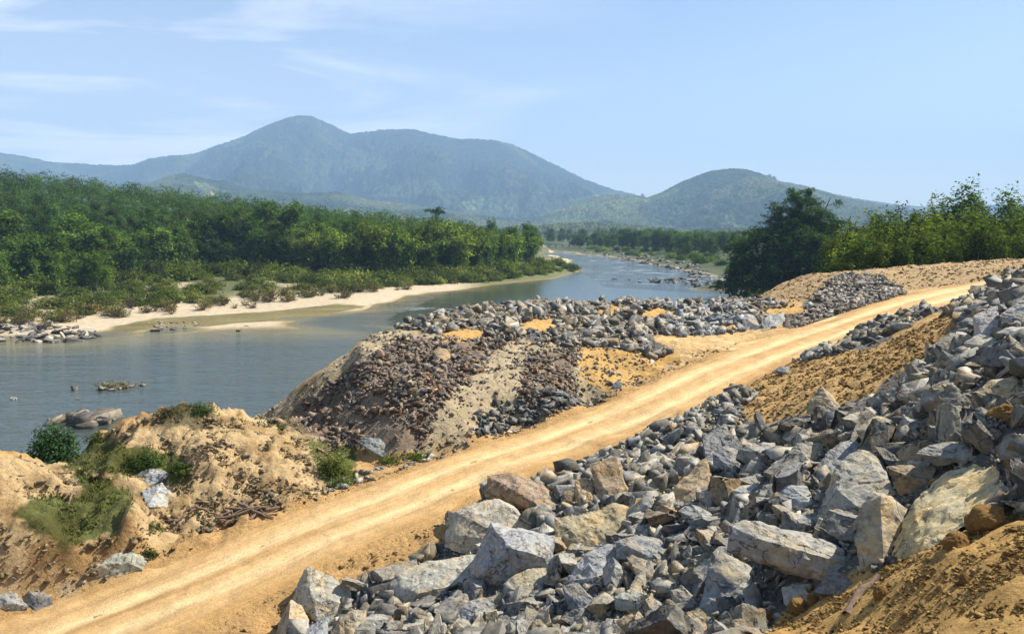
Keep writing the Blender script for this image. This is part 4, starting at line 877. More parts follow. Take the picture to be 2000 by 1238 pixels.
for key, parts in cz.items(): tag(obj('earth_clods', merge(parts, 'earth_clods', M['soil_obj'])), CLB[key], 'clods', kind='stuff')
print('stones', len(allz), 'clods', sum(len(p[1]) for q in cz.values() for p in q))
# ------------------------------------------------------------------ plants
def leaves(r, centers, per, spread, size, out_c=None, flat=0.5, bright=(0.5, 1.5)):
    """leaf faces in little clusters; each a bent quad of its own tilt"""
    n = len(centers)*per; C = np.repeat(centers, per, 0)
    sp = np.asarray(spread); P = C+r.normal(0, 1, (n, 3))*sp
    nrm = r.normal(0, 1, (n, 3)); nrm[:, 2] = np.abs(nrm[:, 2])+flat
    if out_c is not None:
        o = P-out_c; o /= np.maximum(np.linalg.norm(o, axis=1), 1e-6)[:, None]; nrm += o*0.9
    nrm /= np.linalg.norm(nrm, axis=1)[:, None]
    a = np.cross(nrm, r.normal(0, 1, (n, 3))); a /= np.maximum(np.linalg.norm(a, axis=1), 1e-6)[:, None]; b = np.cross(nrm, a)
    s = size*r.uniform(.6, 1.4, (n, 1))
    q = np.stack([P-a*s, P-b*s*0.45+nrm*s*.12, P+a*s, P+b*s*0.45+nrm*s*.12], 1)
    br = np.repeat(r.uniform(*bright, n)*np.repeat(r.uniform(.62, 1.4, len(centers)), per), 4)
    col = np.stack([br*np.repeat(r.uniform(.85, 1.25, n), 4), br, br*np.repeat(r.uniform(.7, 1.2, n), 4)], 1)
    F = np.arange(4*n).reshape(-1, 4); return q.reshape(-1, 3), F, col
def tube(path, rad, sides=6):
    path = np.asarray(path, float); n = len(path); V = []
    for i in range(n):
        t = path[min(i+1, n-1)]-path[max(i-1, 0)]; t /= max(np.linalg.norm(t), 1e-6)
        u = np.cross(t, [0.3, 0.9, 0.2]); u /= np.linalg.norm(u); v = np.cross(t, u)
        for k in range(sides):
            a = 2*PI*k/sides; V.append(path[i]+(u*math.cos(a)+v*math.sin(a))*rad[i])
    F = [[i*sides+k, i*sides+(k+1) % sides, (i+1)*sides+(k+1) % sides, (i+1)*sides+k] for i in range(n-1) for k in range(sides)]
    return np.array(V), np.array(F)
def join(parts):
    V, F, T, o = [], [], [], 0
    for p in parts:
        V.append(p[0]); F.append(p[1]+o); o += len(p[0])
        if len(p) > 2: T.append(p[2])
    return np.concatenate(V), np.concatenate(F), (np.concatenate(T) if T else None)
def limb(r, a, b, r0, r1, n=5, wig=0.06):
    a, b = np.array(a, float), np.array(b, float); L_ = np.linalg.norm(b-a)
    p = [a+(b-a)*t+(r.normal(0, wig*L_, 3)*math.sin(t*PI) if 0 < t < 1 else 0) for t in np.linspace(0, 1, n)]
    return tube(p, np.linspace(r0, r1, n))
def proto_tree(seed, h, cr, base, nl, ncl, per, leaf, spread, kind='broad', bark='bark'):
    """returns (crown mesh, trunk mesh) of one tree"""
    r = np.random.default_rng(seed); cs = []; tr = []
    tr.append(limb(r, (0, 0, -0.6), (r.normal(0, .04*h), r.normal(0, .04*h), h*0.78), 0.02*h, 0.006*h, 7, .02))
    if kind == 'broad':
        for i in range(nl):
            a = r.uniform(0, 2*PI); q = r.uniform(0, 1)**.7; zz = lerp(base, 0.92, r.uniform(0, 1))*h
            env = math.sin(min(1, max(0, (zz/h-base+0.12)/(1.08-base)))*PI)**.6
            c = np.array([math.cos(a)*q*cr*env*.75, math.sin(a)*q*cr*env*.75, zz]); R_ = cr*r.uniform(.30, .52)
            d = r.normal(0, 1, (max(4, int(ncl/nl)), 3)); d /= np.linalg.norm(d, axis=1)[:, None]; d[:, 2] = d[:, 2]*.75+.08
            cs.append(c+d*R_*r.uniform(.55, 1.05, (len(d), 1)))
            if i < 7: tr.append(limb(r, (0, 0, max(.2, zz/h-.25)*h), c, 0.009*h, 0.003*h, 4, .08))
    elif kind == 'tall':        # plantation tree: narrow, open, tufts along upright branches
        for i in range(nl):
            t = r.uniform(0, 1); zz = lerp(base, 1.0, t)*h; a = r.uniform(0, 2*PI); q = cr*(1.05-t*.75)*r.uniform(.2, 1)
            c = np.array([math.cos(a)*q, math.sin(a)*q, zz]); k = max(2, int(ncl/nl))
            cs.append(c+r.normal(0, 1, (k, 3))*[cr*.2, cr*.2, cr*.28])
            if i % 3 == 0: tr.append(limb(r, (0, 0, zz-q*0.9-.3), c, 0.006*h, 0.002*h, 3, .05))
    elif kind == 'bamboo':      # culms fan out from the foot and nod over
        for i in range(nl):
            a = 2*PI*i/nl+r.uniform(-.3, .3); H = h*r.uniform(.62, 1.0); lean = cr*r.uniform(.25, 1.0)
            p = []
            for t in np.linspace(0, 1, 9):
                rr = lean*(t**2.1); p.append([math.cos(a)*rr, math.sin(a)*rr, H*(t-0.10*t**4)])
            p = np.array(p); tr.append(tube(p, np.linspace(.09, .02, 9), 4))
            for t in r.uniform(0.18, 1, max(4, int(ncl/nl))):
                j = min(7, int(t*8)); c = p[j]*(1-(t*8-j))+p[j+1]*(t*8-j); cs.append((c+r.normal(0, 1, 3)*[cr*.11, cr*.11, .35])[None])
    cs = np.concatenate(cs); oc = np.array([0, 0, h*(base+1)/2*.9])
    V, F, T = leaves(r, cs, per, spread, leaf, oc)
    crown = mk_mesh('crown', V, F, M['leaf'], T)
    V, F, _ = join(tr); trunk = mk_mesh('trunk', V, F, M[bark], smooth=True)
    return crown, trunk
LASTP = [None]
def plant(name, protos, k, x, y, z, s, rz, col, label, cat, group, sz=None):
    e = obj(name, None); e.location = (x, y, z); e.rotation_euler = (0, 0, rz); e.scale = (s, s, sz or s); e.empty_display_size = 0.5; LASTP[0] = e
    tag(e, label, cat, group)
    c = obj('crown', protos[k][0], e); c.color = tuple(col)+(1,)
    obj('trunk', protos[k][1], e); return e
r = np.random.default_rng(99)
BROAD = [proto_tree(10+i, 11, 4.3, .22, 15+i % 3*3, 190, 13, .34, (.42, .42, .28)) for i in range(6)]
TALL = [proto_tree(30+i, 12, 2.9, .32, 26, 150, 12, .28, (.36, .36, .42), 'tall', 'bark_pale') for i in range(4)]
BAMB = [proto_tree(50+i, 11, 4.2, .1, 22, 240, 11, .33, (.42, .42, .34), 'bamboo') for i in range(3)]
GROVE = [proto_tree(70+i, 10, 2.5, .15, 26, 190, 14, .20, (.27, .27, .32), 'tall', 'bark_pale') for i in range(5)]
DGRN, MGRN, LGRN, YGRN = (.045, .085, .020), (.074, .132, .027), (.11, .18, .032), (.17, .225, .038)
def grn(a, b, t=None):
    t = r.uniform(0, 1) if t is None else t; v = r.uniform(.62, 1.32); return [(p*(1-t)+q*t)*v for p, q in zip(a, b)]
# far left bank: the front rows and the canopy as single trees
cand = []
def tree_at(px, py, zguess=3.5):
    h_ = hit(px, py, HF, 100, 1000, 1400)
    if h_ is None: p = at_z(px, py, zguess); return p[0], p[1], float(HF(p[0], p[1]))
    return tuple(float(q) for q in h_[0])
front = [(0,562),(60,562),(120,560),(200,552),(260,548),(330,538),(400,532),(470,530),(540,532),(600,536),(660,540),(700,545),(740,545),(790,543),(840,540),(890,538),(930,535),(970,530),(1000,528),(1030,522),(1055,512)]
fx = [p[0] for p in front]; fy = [p[1] for p in front]
trees = []
for row, (dy, n) in enumerate([(0, 46), (9, 46), (18, 46)]):
    for i in range(n):
        px = -20+1070*(i+r.uniform(-.35, .35))/n; py = np.interp(px, fx, fy); x, y, z = tree_at(px, py)
        y2 = y+dy+r.uniform(-3, 3); x2 = x*(y2/y); trees.append((x2, y2, float(HF(x2, y2)), row))
# canopy of the wooded rise
taken = [(t[0], t[1]) for t in trees]; canopy = []
for yy in np.arange(235, 440, 6.6):
    for xx in np.arange(-0.72*yy, 36, 6.6):
        x = xx+r.uniform(-2.4, 2.4); y = yy+r.uniform(-2.4, 2.4); z = float(HF(x, y))
        if z < 2.8: continue
        px, py, dep = project(np.array([x, y, z])); lim = np.interp(px, fx, fy)
        if py > lim-3 or px > 1050: continue
        if min((x-a)**2+(y-b)**2 for a, b in taken) < 16: continue
        canopy.append((x, y, z))
canopy.sort(key=lambda c: c[1]); 
nf = 0
GL = {'broad': ('dark green broadleaf tree in the dense wood on the far river bank', 'broadleaf trees of the wood across the river'),
      'bamboo': ('yellow-green bamboo clump with nodding stems at the edge of the far wood', 'bamboo clumps at the edge of the far wood'),
      'tall': ('slender upright tree with a narrow crown in the wood on the far river bank', 'slender trees of the wood across the river')}
def fartree(x, y, z, kind, s, col):
    pr = {'broad': BROAD, 'bamboo': BAMB, 'tall': TALL}[kind]
    return plant({'broad': 'broadleaf_tree', 'bamboo': 'bamboo_clump', 'tall': 'slender_tree'}[kind], pr, int(r.integers(len(pr))), x, y, z-.2, s, r.uniform(0, 6.28), col, GL[kind][0], 'bamboo' if kind == 'bamboo' else 'tree', GL[kind][1], s*r.uniform(.9, 1.2))
for (x, y, z, row) in trees:
    px, py, dep = project(np.array([x, y, z])); u = r.uniform(0, 1)
    if px > 560 and row == 0 and u < .62: fartree(x, y, z, 'bamboo', r.uniform(1.2, 1.75)*(1.1 if px < 900 else 1), grn(LGRN, YGRN))
    elif px > 560 and row == 1 and u < .35: fartree(x, y, z, 'bamboo', r.uniform(1.5, 1.9), grn(MGRN, YGRN))
    elif u < .80: fartree(x, y, z, 'broad', r.uniform(.85, 1.45)+.1*row, grn(DGRN, LGRN, r.uniform(0, 1)))
    else: fartree(x, y, z, 'tall', r.uniform(.9, 1.3), grn(DGRN, MGRN))
    nf += 1
    if row == 0 and LASTP[0]['category'] == 'tree': LASTP[0]['group'] = 'front row of the wood across the river'
vis = canopy[::1]; sel = set()
# nearest canopy trees as things, the rest of the wood as one mass
nthing = 150
near = sorted(range(len(canopy)), key=lambda i: canopy[i][1]+abs(r.normal(0, 18)))[:nthing]
for i in near:
    x, y, z = canopy[i]; u = r.uniform(0, 1)
    if u < .55: fartree(x, y, z, 'broad', r.uniform(.8, 1.15), grn(DGRN, MGRN))
    else: fartree(x, y, z, 'tall', r.uniform(.85, 1.15), grn(DGRN, MGRN))
rest = [canopy[i] for i in range(len(canopy)) if i not in set(near)]
def crown_cloud(list_, leaf, ncl, per, cr, h, seed):
    rr = np.random.default_rng(seed); Vs, Fs, Ts, o = [], [], [], 0
    for (x, y, z) in list_:
        hh = h*rr.uniform(.8, 1.25); c = rr.normal(0, 1, (ncl, 3)); c /= np.linalg.norm(c, axis=1)[:, None]
        c = c*np.array([cr, cr, hh*.36])*rr.uniform(.6, 1.05, (ncl, 1))*rr.uniform(.8, 1.15)+[x, y, z+hh*.62]
        V, F, T = leaves(rr, c, per, (cr*.16, cr*.16, cr*.12), leaf, np.array([x, y, z+hh*.5])); T = T*rr.uniform(.5, 1.7)*np.array([rr.uniform(.8, 1.35), 1, 1])
        Vs.append(V); Fs.append(F+o); Ts.append(T); o += len(V)
    return np.concatenate(Vs), np.concatenate(Fs), np.concatenate(Ts)
V, F, T = crown_cloud(rest, .42, 30, 8, 3.6, 11.5, 5)
o = obj('wood', mk_mesh('wood', V, F, M['leaf'], T)); o.color = (.052, .098, .024, 1); tag(o, 'treetops of the dense wood rising behind the first rows across the river', 'wood', kind='stuff')
print('trees', len(trees), 'canopy', len(canopy))
# umbrella-shaped tree above the wood
def umbrella(px, py_top, Y, h, label):
    rr = np.random.default_rng(3); pt = at_y(px, py_top, Y); z0 = pt[2]-h; tr = [limb(rr, (0, 0, -1), (0, 0, h*.8), .35, .2, 5, .02)]; cs = []
    for i in range(9):
        a = i*2.4; c = np.array([math.cos(a)*rr.uniform(1, 4.2), math.sin(a)*rr.uniform(1, 4.2), h*rr.uniform(.86, .99)]); tr.append(limb(rr, (0, 0, h*.72), c, .14, .05, 4, .05))
        cs.append(c+rr.normal(0, 1, (12, 3))*[.9, .9, .3])
    V, F, T = leaves(rr, np.concatenate(cs), 12, (.4, .4, .2), .3)
    e = obj('umbrella_tree', None); e.location = (pt[0], Y, z0); tag(e, label, 'tree')
    c = obj('crown', mk_mesh('crown', V, F, M['leaf'], T), e); c.color = (*DGRN, 1); V, F, _ = join(tr); obj('trunk', mk_mesh('trunk', V, F, M['bark'], smooth=True), e)
umbrella(852, 406, 330, 17, 'lone flat-topped tree standing above the wood across the river')

# scrub between the wood and the sand
SHR = []
for i in range(5):
    rr = np.random.default_rng(200+i); c = rr.normal(0, 1, (60, 3)); c /= np.linalg.norm(c, axis=1)[:, None]; c[:, 2] = np.abs(c[:, 2]); c *= np.array([1.7, 1.7, 1.5])*rr.uniform(.45, 1.05, (60, 1))
    V, F, T = leaves(rr, c, 16, (.30, .30, .25), .17, np.array([0, 0, .3])); tr = [limb(rr, (0, 0, -.1), c[k]*.8, .05, .015, 4) for k in range(8)]
    v2, f2, _ = join(tr); SHR.append((mk_mesh('crown', V, F, M['leaf'], T), mk_mesh('trunk', v2, f2, M['bark'])))
SPR = []
for i in range(4):      # thin half-dry bushes on the sand
    rr = np.random.default_rng(240+i); tips = rr.normal(0, 1, (26, 3)); tips /= np.linalg.norm(tips, axis=1)[:, None]; tips[:, 2] = np.abs(tips[:, 2])*1.0+.25; tips *= 1.15*rr.uniform(.6, 1.1, (26, 1))
    c = np.concatenate([tips, tips*.7]); V, F, T = leaves(rr, c, 5, (.12, .12, .12), .12); v2, f2, _ = join([limb(rr, (0, 0, -.1), t_, .035, .012, 4, .08) for t_ in tips])
    SPR.append((mk_mesh('crown', V, F, M['leaf'], T), mk_mesh('trunk', v2, f2, M['dry_wood'])))
SHL = ('low green shrub in the scrub between the sandy shore and the wood', 'shrubs between the sandy shore and the wood')
band = [(-10,[575,628]),(100,[572,632]),(180,[582,618]),(250,[565,600]),(330,[560,600]),(420,[548,590]),(520,[546,578]),(600,[548,572]),(680,[552,570]),(750,[545,560]),(860,[544,556]),(960,[538,548]),(1030,[528,540]),(1090,[515,528])]
bx = [b_[0] for b_ in band]; b0 = [b_[1][0] for b_ in band]; b1 = [b_[1][1] for b_ in band]
ns = 0
for i in range(215):
    px = r.uniform(-15, 1110); t = r.uniform(0, 1); py = lerp(np.interp(px, bx, b0), np.interp(px, bx, b1), t); x, y, z = tree_at(px, py, 2.2)
    # open sandy patches stay bare
    if fbm(x*.09, y*.05, oct=4, seed=71) > .20 and 120 < px < 560: continue
    s = r.uniform(1.0, 2.0)*(1.15-t*.35)*(1.35 if px > 560 else 1); plant('shrub', SHR, int(r.integers(5)), x, y, z-.1, s, r.uniform(0, 6), grn((.065,.095,.024), (.155,.18,.045), r.uniform(0, 1)), SHL[0], 'shrub', SHL[1]); ns += 1
for i in range(110):      # thicket at the foot of the wood
    px = r.uniform(-20, 1060); py = np.interp(px, fx, fy)+r.uniform(1, 13); x, y, z = tree_at(px, py, 3)
    s = r.uniform(1.3, 3.0); plant('thicket_bush', SHR, int(r.integers(5)), x, y, z-.2, s, r.uniform(0, 6), grn((.05,.075,.018), YGRN, r.uniform(0, .9)), 'tall bushy thicket at the foot of the wood across the river', 'bush', 'thicket bushes at the foot of the wood', s*r.uniform(.9, 1.4))
for i in range(16):
    px = r.uniform(-15, 215); py = r.uniform(562, 578); x, y, z = tree_at(px, py, 3)
    plant('slender_tree', TALL, int(r.integers(4)), x, y, z-.2, r.uniform(.55, .85), r.uniform(0, 6), grn(DGRN, LGRN), 'small slender tree standing before the wood at the left edge', 'tree', 'small trees before the wood at the left edge')
for i in range(30):
    px = r.uniform(985, 1125); py = np.interp(px, [985, 1060, 1125], [545, 536, 531])-r.uniform(1, 12); x, y, z = tree_at(px, py, 1.2)
    plant('shrub', SHR, int(r.integers(5)), x, y, z-.1, r.uniform(.9, 1.9), r.uniform(0, 6), grn((.06,.085,.022), LGRN, r.uniform(0, 1)), 'low green shrub on the point of the far bank at the river bend', 'shrub', 'shrubs on the point at the river bend')
big = plant('round_bush', SHR, 1, *tree_at(318, 592, 2.2), 2.3, .5, (.07, .105, .02), 'big round bush with a yellow-green top standing alone in the scrub', 'bush', None)
for i in range(78):
    px = r.uniform(0, 800); py = np.interp(px, [0, 100, 200, 400, 600, 700, 800], [628, 630, 615, 600, 586, 576, 560])+r.uniform(-16, 9)*(1 if px < 600 else .6); x, y, z = tree_at(px, py, 1.2)
    if z < .25: continue
    plant('dry_bush', SPR, int(r.integers(4)), x, y, z, r.uniform(.6, 1)**2*2.3, r.uniform(0, 6), grn((.08, .095, .03), (.17, .15, .06)), 'thin half-dry bush on the pale sandy shore across the river', 'bush', 'thin bushes on the sandy shore')
for i in range(48):      # right bank far shrubs
    px = r.uniform(1150, 1480); py = np.interp(px, [1150, 1300, 1400, 1480], [489, 502, 516, 550])+r.uniform(-14, 3); x, y, z = tree_at(px, py, 1.8)
    plant('shrub', SHR, int(r.integers(5)), x, y, z-.1, r.uniform(1.3, 2.6), r.uniform(0, 6), grn(MGRN, YGRN), 'low shrub on the flat bank beyond the river bend', 'shrub', 'shrubs on the flat bank beyond the river bend')
# distant trees beyond the bend
for i in range(210):
    Y = r.uniform(450, 900); px = r.uniform(1115, 1470); x = (px-1000)/FPX*Y
    lim = np.interp(px, [1120, 1250, 1350, 1420, 1500], [700, 560, 480, 400, 300])
    if Y < lim: continue
    z = float(HF(x, Y)); u = r.uniform(0, 1); s = r.uniform(.9, 1.35)*(1 if px < 1200 or px > 1320 else 1.2)
    plant('broadleaf_tree', BROAD, int(r.integers(6)), x, Y, max(z, 1.5)-.3, s, r.uniform(0, 6), grn(DGRN, LGRN), 'small hazy tree in the line of trees beyond the river bend', 'tree', 'trees beyond the river bend')
for i in range(46):
    Y = r.uniform(820, 1150); px = r.uniform(1030, 1300); x = (px-1000)/FPX*Y
    plant('slender_tree', TALL, int(r.integers(4)), x, Y, 2.5, r.uniform(1.1, 1.6), r.uniform(0, 6), grn(DGRN, MGRN), 'faint tall tree at the far end of the river', 'tree', 'tall trees at the far end of the river')
# trees on the skyline of the hills
for px, py, Y, s, lab in [(1503, 352, 3840, 3.4, 'left of two tiny trees together on the skyline of the right hill'), (1512, 354, 3850, 3.0, 'right of two tiny trees together on the skyline of the right hill'), (1255, 386, 3900, 2.5, 'tiny tree on the saddle between the two hills')]:
    p = at_y(px, py, Y); plant('skyline_tree', BROAD, 2, p[0], Y, p[2]-8, s, 1.0, DGRN, lab, 'tree', None)

# big dark spreading tree on the right bank
rr = np.random.default_rng(17); Y = 212; base = at_y(1556, 545, Y); z0 = float(HF(base[0], Y)); top = at_y(1556, 366, Y)[2]; H = top-z0; tr = []; cs = []
tr.append(limb(rr, (0, 0, -1), (.6, 0, H*.36), 1.0, .75, 6, .03)); tips = []
mains = [(-7.2, .5, .56), (-4.5, 1, .80), (-1.5, -1, .95), (2.5, 1, .97), (6.0, -.5, .90), (8.6, 1, .68), (7.0, -1.5, .45), (-5.2, -1.5, .38), (1.5, -3, .72), (4.0, 3, .80), (-2.5, 3, .66), (0, 0, .84)]
for (dx, dy, hz) in mains:
    dx *= 1.35; e = np.array([dx, dy, hz*H]); s0 = np.array([.6*.8, 0, H*rr.uniform(.24, .38)]); mid = (s0+e)/2+[0, 0, -.04*H]
    tr.append(limb(rr, s0, e, .42, .10, 7, .05))
    for q in range(15):
        t = rr.uniform(.35, 1.0); c = s0+(e-s0)*t; d = rr.normal(0, 1, 3); d[2] = d[2]*.5+.15; e2 = c+d*rr.uniform(1.0, 2.9); tr.append(limb(rr, c, e2, .10, .035, 4, .08)); tips.append(e2)
for e2 in tips:
    n = rr.integers(16, 28); cs.append(e2+rr.normal(0, 1, (n, 3))*[.75, .75, .5])
q = rr.normal(0, 1, (110, 3)); q /= np.linalg.norm(q, axis=1)[:, None]; q = q*np.array([9.6, 8, H*.27])*rr.uniform(.55, 1.02, (110, 1))+[0, 0, H*.68]
for e2 in q: cs.append(e2+rr.normal(0, 1, (16, 3))*[.8, .8, .45])
V, F, T = leaves(rr, np.concatenate(cs), 15, (.28, .28, .2), .22, np.array([0, 0, H*.45]))
e = obj('spreading_tree', None); e.location = (base[0], Y, z0); tag(e, 'tallest dark spreading tree on the right river bank with open airy branches', 'tree')
c = obj('crown', mk_mesh('crown', V, F, M['leaf'], T), e); c.color = (.05, .095, .028, 1)
V, F, _ = join(tr); obj('trunk', mk_mesh('trunk', V, F, M['bark'], smooth=True), e)
DN = [proto_tree(300+i, 11, 5.0, .05, 22, 420, 18, .25, (.34, .34, .26)) for i in range(3)]
for px, Y, tp, lab in [(1450, 215, 462, 'dark bushy tree low at the water, left of the spreading tree'), (1492, 205, 448, 'dark rounded tree directly left of the spreading tree'), (1528, 200, 470, 'dark bushy tree under the left branches of the spreading tree'), (1585, 198, 452, 'dense tree under the right branches of the spreading tree'), (1640, 185, 440, 'leafy tree between the spreading tree and the young grove'), (1545, 205, 440, 'dense dark undergrowth tree at the trunk of the spreading tree'), (1610, 205, 430, 'dark tree behind the right branches of the spreading tree')]:
    x = (px-1000)/FPX*Y; z = float(HF(x, Y)); t = at_y(px, tp, Y)[2]; s = (t-z)/10.5
    plant('bushy_tree', DN, int(r.integers(3)), x, Y, z-.4, s*.9, r.uniform(0, 6), grn((.042, .078, .024), (.06, .105, .027)), lab, 'tree', None, s)
plant('round_bush', SHR, 2, (1490-1000)/FPX*185, 185, float(HF((1490-1000)/FPX*185, 185))-.1, 2.6, .4, (.07, .10, .025), 'round green bush on the shore below the dark trees', 'bush', None)
# young grove behind the berm
ln = [(1630,450),(1680,425),(1730,412),(1770,402),(1800,398),(1850,400),(1885,385),(1920,410),(1960,402),(2000,395),(2050,385)]
n = 0
for row in range(5):
    Y0 = 100+row*8
    for i in range(26):
        px = 1625+430*(i+r.uniform(-.4, .4))/26; Y = Y0+r.uniform(-3, 3); x = (px-1000)/FPX*Y; z = float(HF(x, Y)) if (x > 68 or Y > 103) else float(HN(x, Y))
        tp = np.interp(px, [a for a, b_ in ln], [b_ for a, b_ in ln])+r.uniform(0, 1)**1.5*48+(4-row)*10
        t = at_y(px, tp, Y)[2]; s = (t-z)/10.2
        if s < .3: continue
        plant('young_tree', GROVE, int(r.integers(5)), x, Y, z-.3, min(s, 1.5)*.95, r.uniform(0, 6), grn((.05,.085,.018), (.135,.175,.032), r.uniform(0, 1)), 'young bright green tree in the dense grove behind the earth berm', 'tree', 'young trees of the grove behind the berm', s); n += 1
        if row == 0: LASTP[0]['group'] = 'front row of the young grove'
for px, tp, lab in [(1888, 372, 'tallest bright young tree rising above the grove'), (1965, 384, 'dark airy treetop rising above the right end of the grove'), (1858, 396, 'young tree rising just left of the tallest in the grove')]:
    Y = 128; x = (px-1000)/FPX*Y; z = float(HF(x, Y)); t = at_y(px, tp, Y)[2]; s = (t-z)/10.2
    plant('young_tree', GROVE, 1, x, Y, z, s*.9, .5, grn(DGRN if px == 1965 else MGRN, LGRN), lab, 'tree', None, s)
print('grove', n, 'shrubs', ns)

# near weeds, bushes and grass
def near_bush(px, py, rad, h, n, leaf, col, label, name='leafy_bush', cat='bush', twigs=10, f=HN, sq=1.0):
    hp = hit(px, py, f)[0]; rr = np.random.default_rng(int(px)); c = rr.normal(0, 1, (n, 3)); c /= np.linalg.norm(c, axis=1)[:, None]; c[:, 2] = np.abs(c[:, 2])
    c *= np.array([rad, rad*.8, h])*rr.uniform(.35, 1.05, (n, 1)); V, F, T = leaves(rr, c, 14, (rad*.10, rad*.10, h*.09), leaf, np.array([0, 0, h*.2]))
    e = obj(name, None); e.location = hp-np.array([0, 0, .1]); tag(e, label, cat)
    o = obj('crown', mk_mesh('crown', V, F, M['leaf'], T), e); o.color = tuple(col)+(1,)
    v2, f2, _ = join([limb(rr, (0, 0, -.2), c[k]*.85, .03, .01, 4) for k in range(twigs)]); obj('stem', mk_mesh('stem', v2, f2, M['bark']), e); return e
b_ = near_bush(130, 925, 1.05, 1.5, 330, .075, (.05, .10, .035), 'rounded dense green bush by the water left of the clay mound'); b_.location = (-23.3, 38.0, 7.35); b_.scale = (1.15, 1.15, 1.3)
near_bush(283, 905, 1.0, .6, 170, .05, (.05, .085, .02), 'dark green creeping bush on the clay mound above the pale boulder')
near_bush(350, 925, .65, .55, 90, .05, (.06, .09, .022), 'trailing green weeds right of the pale boulder on the clay mound', 'weeds', 'weeds')
near_bush(650, 925, .85, 1.15, 190, .05, (.105, .135, .028), 'tall yellow-green weeds at the right end of the clay mound', 'weeds', 'weeds')
near_bush(665, 950, .6, .5, 80, .05, (.08, .115, .025), 'low green weeds beside the road under the tall weeds', 'weeds', 'weeds')
near_bush(385, 805, .8, .55, 80, .05, (.05, .09, .03), 'small dark green bush on top of the clay mound')
near_bush(335, 808, .7, .45, 80, .045, (.075, .065, .035), 'dry brown-green weeds on the peak of the clay mound', 'weeds', 'weeds')
near_bush(545, 835, .6, .3, 40, .05, (.10, .12, .03), 'small patch of weeds on the right shoulder of the clay mound', 'weeds', 'weeds')
near_bush(765, 900, .75, .32, 60, .05, (.09, .13, .028), 'low bright weeds left of two at the embankment foot', 'weeds', 'weeds')
near_bush(815, 892, .7, .32, 60, .05, (.09, .13, .028), 'low bright weeds right of two at the embankment foot', 'weeds', 'weeds')
near_bush(60, 985, .28, .6, 26, .035, (.08, .11, .035), 'scrawny small plant on the pale soil heap', 'sapling', 'plant')
near_bush(300, 1040, .4, .6, 60, .04, (.085, .11, .03), 'weeds hanging at the right end of the grassy bluff', 'weeds', 'weeds')
near_bush(292, 1085, .35, .35, 45, .04, (.075, .10, .03), 'green tuft above the long pale slab', 'weeds', 'weeds')
near_bush(360, 1060, .25, .45, 22, .03, (.07, .06, .03), 'dry little plant below the heap of sticks', 'sapling', 'plant')
near_bush(195, 858, .9, .45, 70, .05, (.075, .095, .03), 'green weeds on the left shoulder of the clay mound', 'weeds', 'weeds')
for i, (px, py) in enumerate([(1350, 578), (1385, 582), (1430, 585), (1020, 594)]):
    pass
def grass(polys, n, h, cols, label, seed):
    rr = np.random.default_rng(seed); Vs, Fs, Ts, o = [], [], [], 0
    for poly, yr in polys:
        n0 = n*14; x = rr.uniform(-30, 5, n0); y = rr.uniform(yr[0], yr[1], n0); z = HN(x, y); px, py, dep = project(np.stack([x, y, z], 1)); m = inpoly(px, py, poly) & (vnoise(x*1.9, y*1.9, seed=seed)+.4*vnoise(x*7, y*7, seed=seed) > .62)
        x, y, z = x[m][:n], y[m][:n], z[m][:n]; k = len(x); a = rr.uniform(0, 2*PI, k); w_ = rr.uniform(.02, .045, k); hh = h*rr.uniform(.4, 1.2, k); lx, ly = rr.normal(0, .35, k)*hh, rr.normal(0, .35, k)*hh
        z0 = HNd(x, y)-.03
        V = np.stack([np.stack([x-np.cos(a)*w_, y-np.sin(a)*w_, z0], 1), np.stack([x+np.cos(a)*w_, y+np.sin(a)*w_, z0], 1), np.stack([x+lx, y+ly, z0+hh], 1)], 1).reshape(-1, 3)
        F = np.arange(3*k).reshape(-1, 3)+o; o += 3*k; b2 = np.repeat(np.array(cols)[rr.integers(0, len(cols), k)]*rr.uniform(.7, 1.3, (k, 1)), 3, 0); Vs.append(V); Fs.append(F); Ts.append(b2)
    g = obj('grass', mk_mesh('grass', np.concatenate(Vs), np.concatenate(Fs), M['grass'], np.concatenate(Ts))); tag(g, label, 'grass', kind='stuff')
GC = [(.12,.15,.03),(.16,.17,.05),(.20,.18,.07),(.08,.11,.025)]
grass([([(130,915),(250,945),(262,985),(235,1040),(150,1070),(20,1010),(90,960),(175,975)], (26,44)), ([(120,905),(190,855),(240,870),(270,930),(170,925)], (26,48))], 16000, .17, GC, 'grass on top of the bluff left of the road', 3)
grass([([(240,900),(300,865),(370,900),(370,950),(270,930)], (28,44)), ([(600,860),(690,870),(700,950),(630,950)], (28,46)), ([(740,885),(850,880),(860,895),(760,905)], (30,46)), ([(320,790),(420,795),(440,815),(560,815),(600,840),(300,830)], (30,44))], 4200, .2, GC, 'grass and weeds patching the clay mound', 5)
# ------------------------------------------------------------------ sticks, islets, bridge
rr = np.random.default_rng(55)
def stick(px0, py0, px1, py1, rad, lift, label, name='dead_branch', fork=False, th=2):
    a, b = hit(px0, py0)[0], hit(px1, py1)[0]; a = a+[0, 0, lift[0]]; b = b+[0, 0, lift[1]]; c0 = a.copy()
    rad *= 1.5; parts = [limb(rr, a-c0, b-c0, rad, rad*.55, 7, .045)]
    if fork: m_ = (a*.45+b*.55)-c0; parts.append(limb(rr, m_, m_+(b-a)*.35+[.1, .25, .25], rad*.5, rad*.25, 5, .05))
    V, F, _ = join(parts); me = mk_mesh(name, V, F, M['dry_wood'], smooth=True); o = obj(name, me); o.location = c0
    tag(o, label, 'branch', 'heap of dead branches beside the road'); return o
stick(422, 1018, 530, 995, .05, (.15, .12), 'thick branch on top of the heap of sticks beside the road')
stick(465, 996, 520, 1014, .055, (.3, .10), 'forked branch crossing the heap of sticks', fork=True)
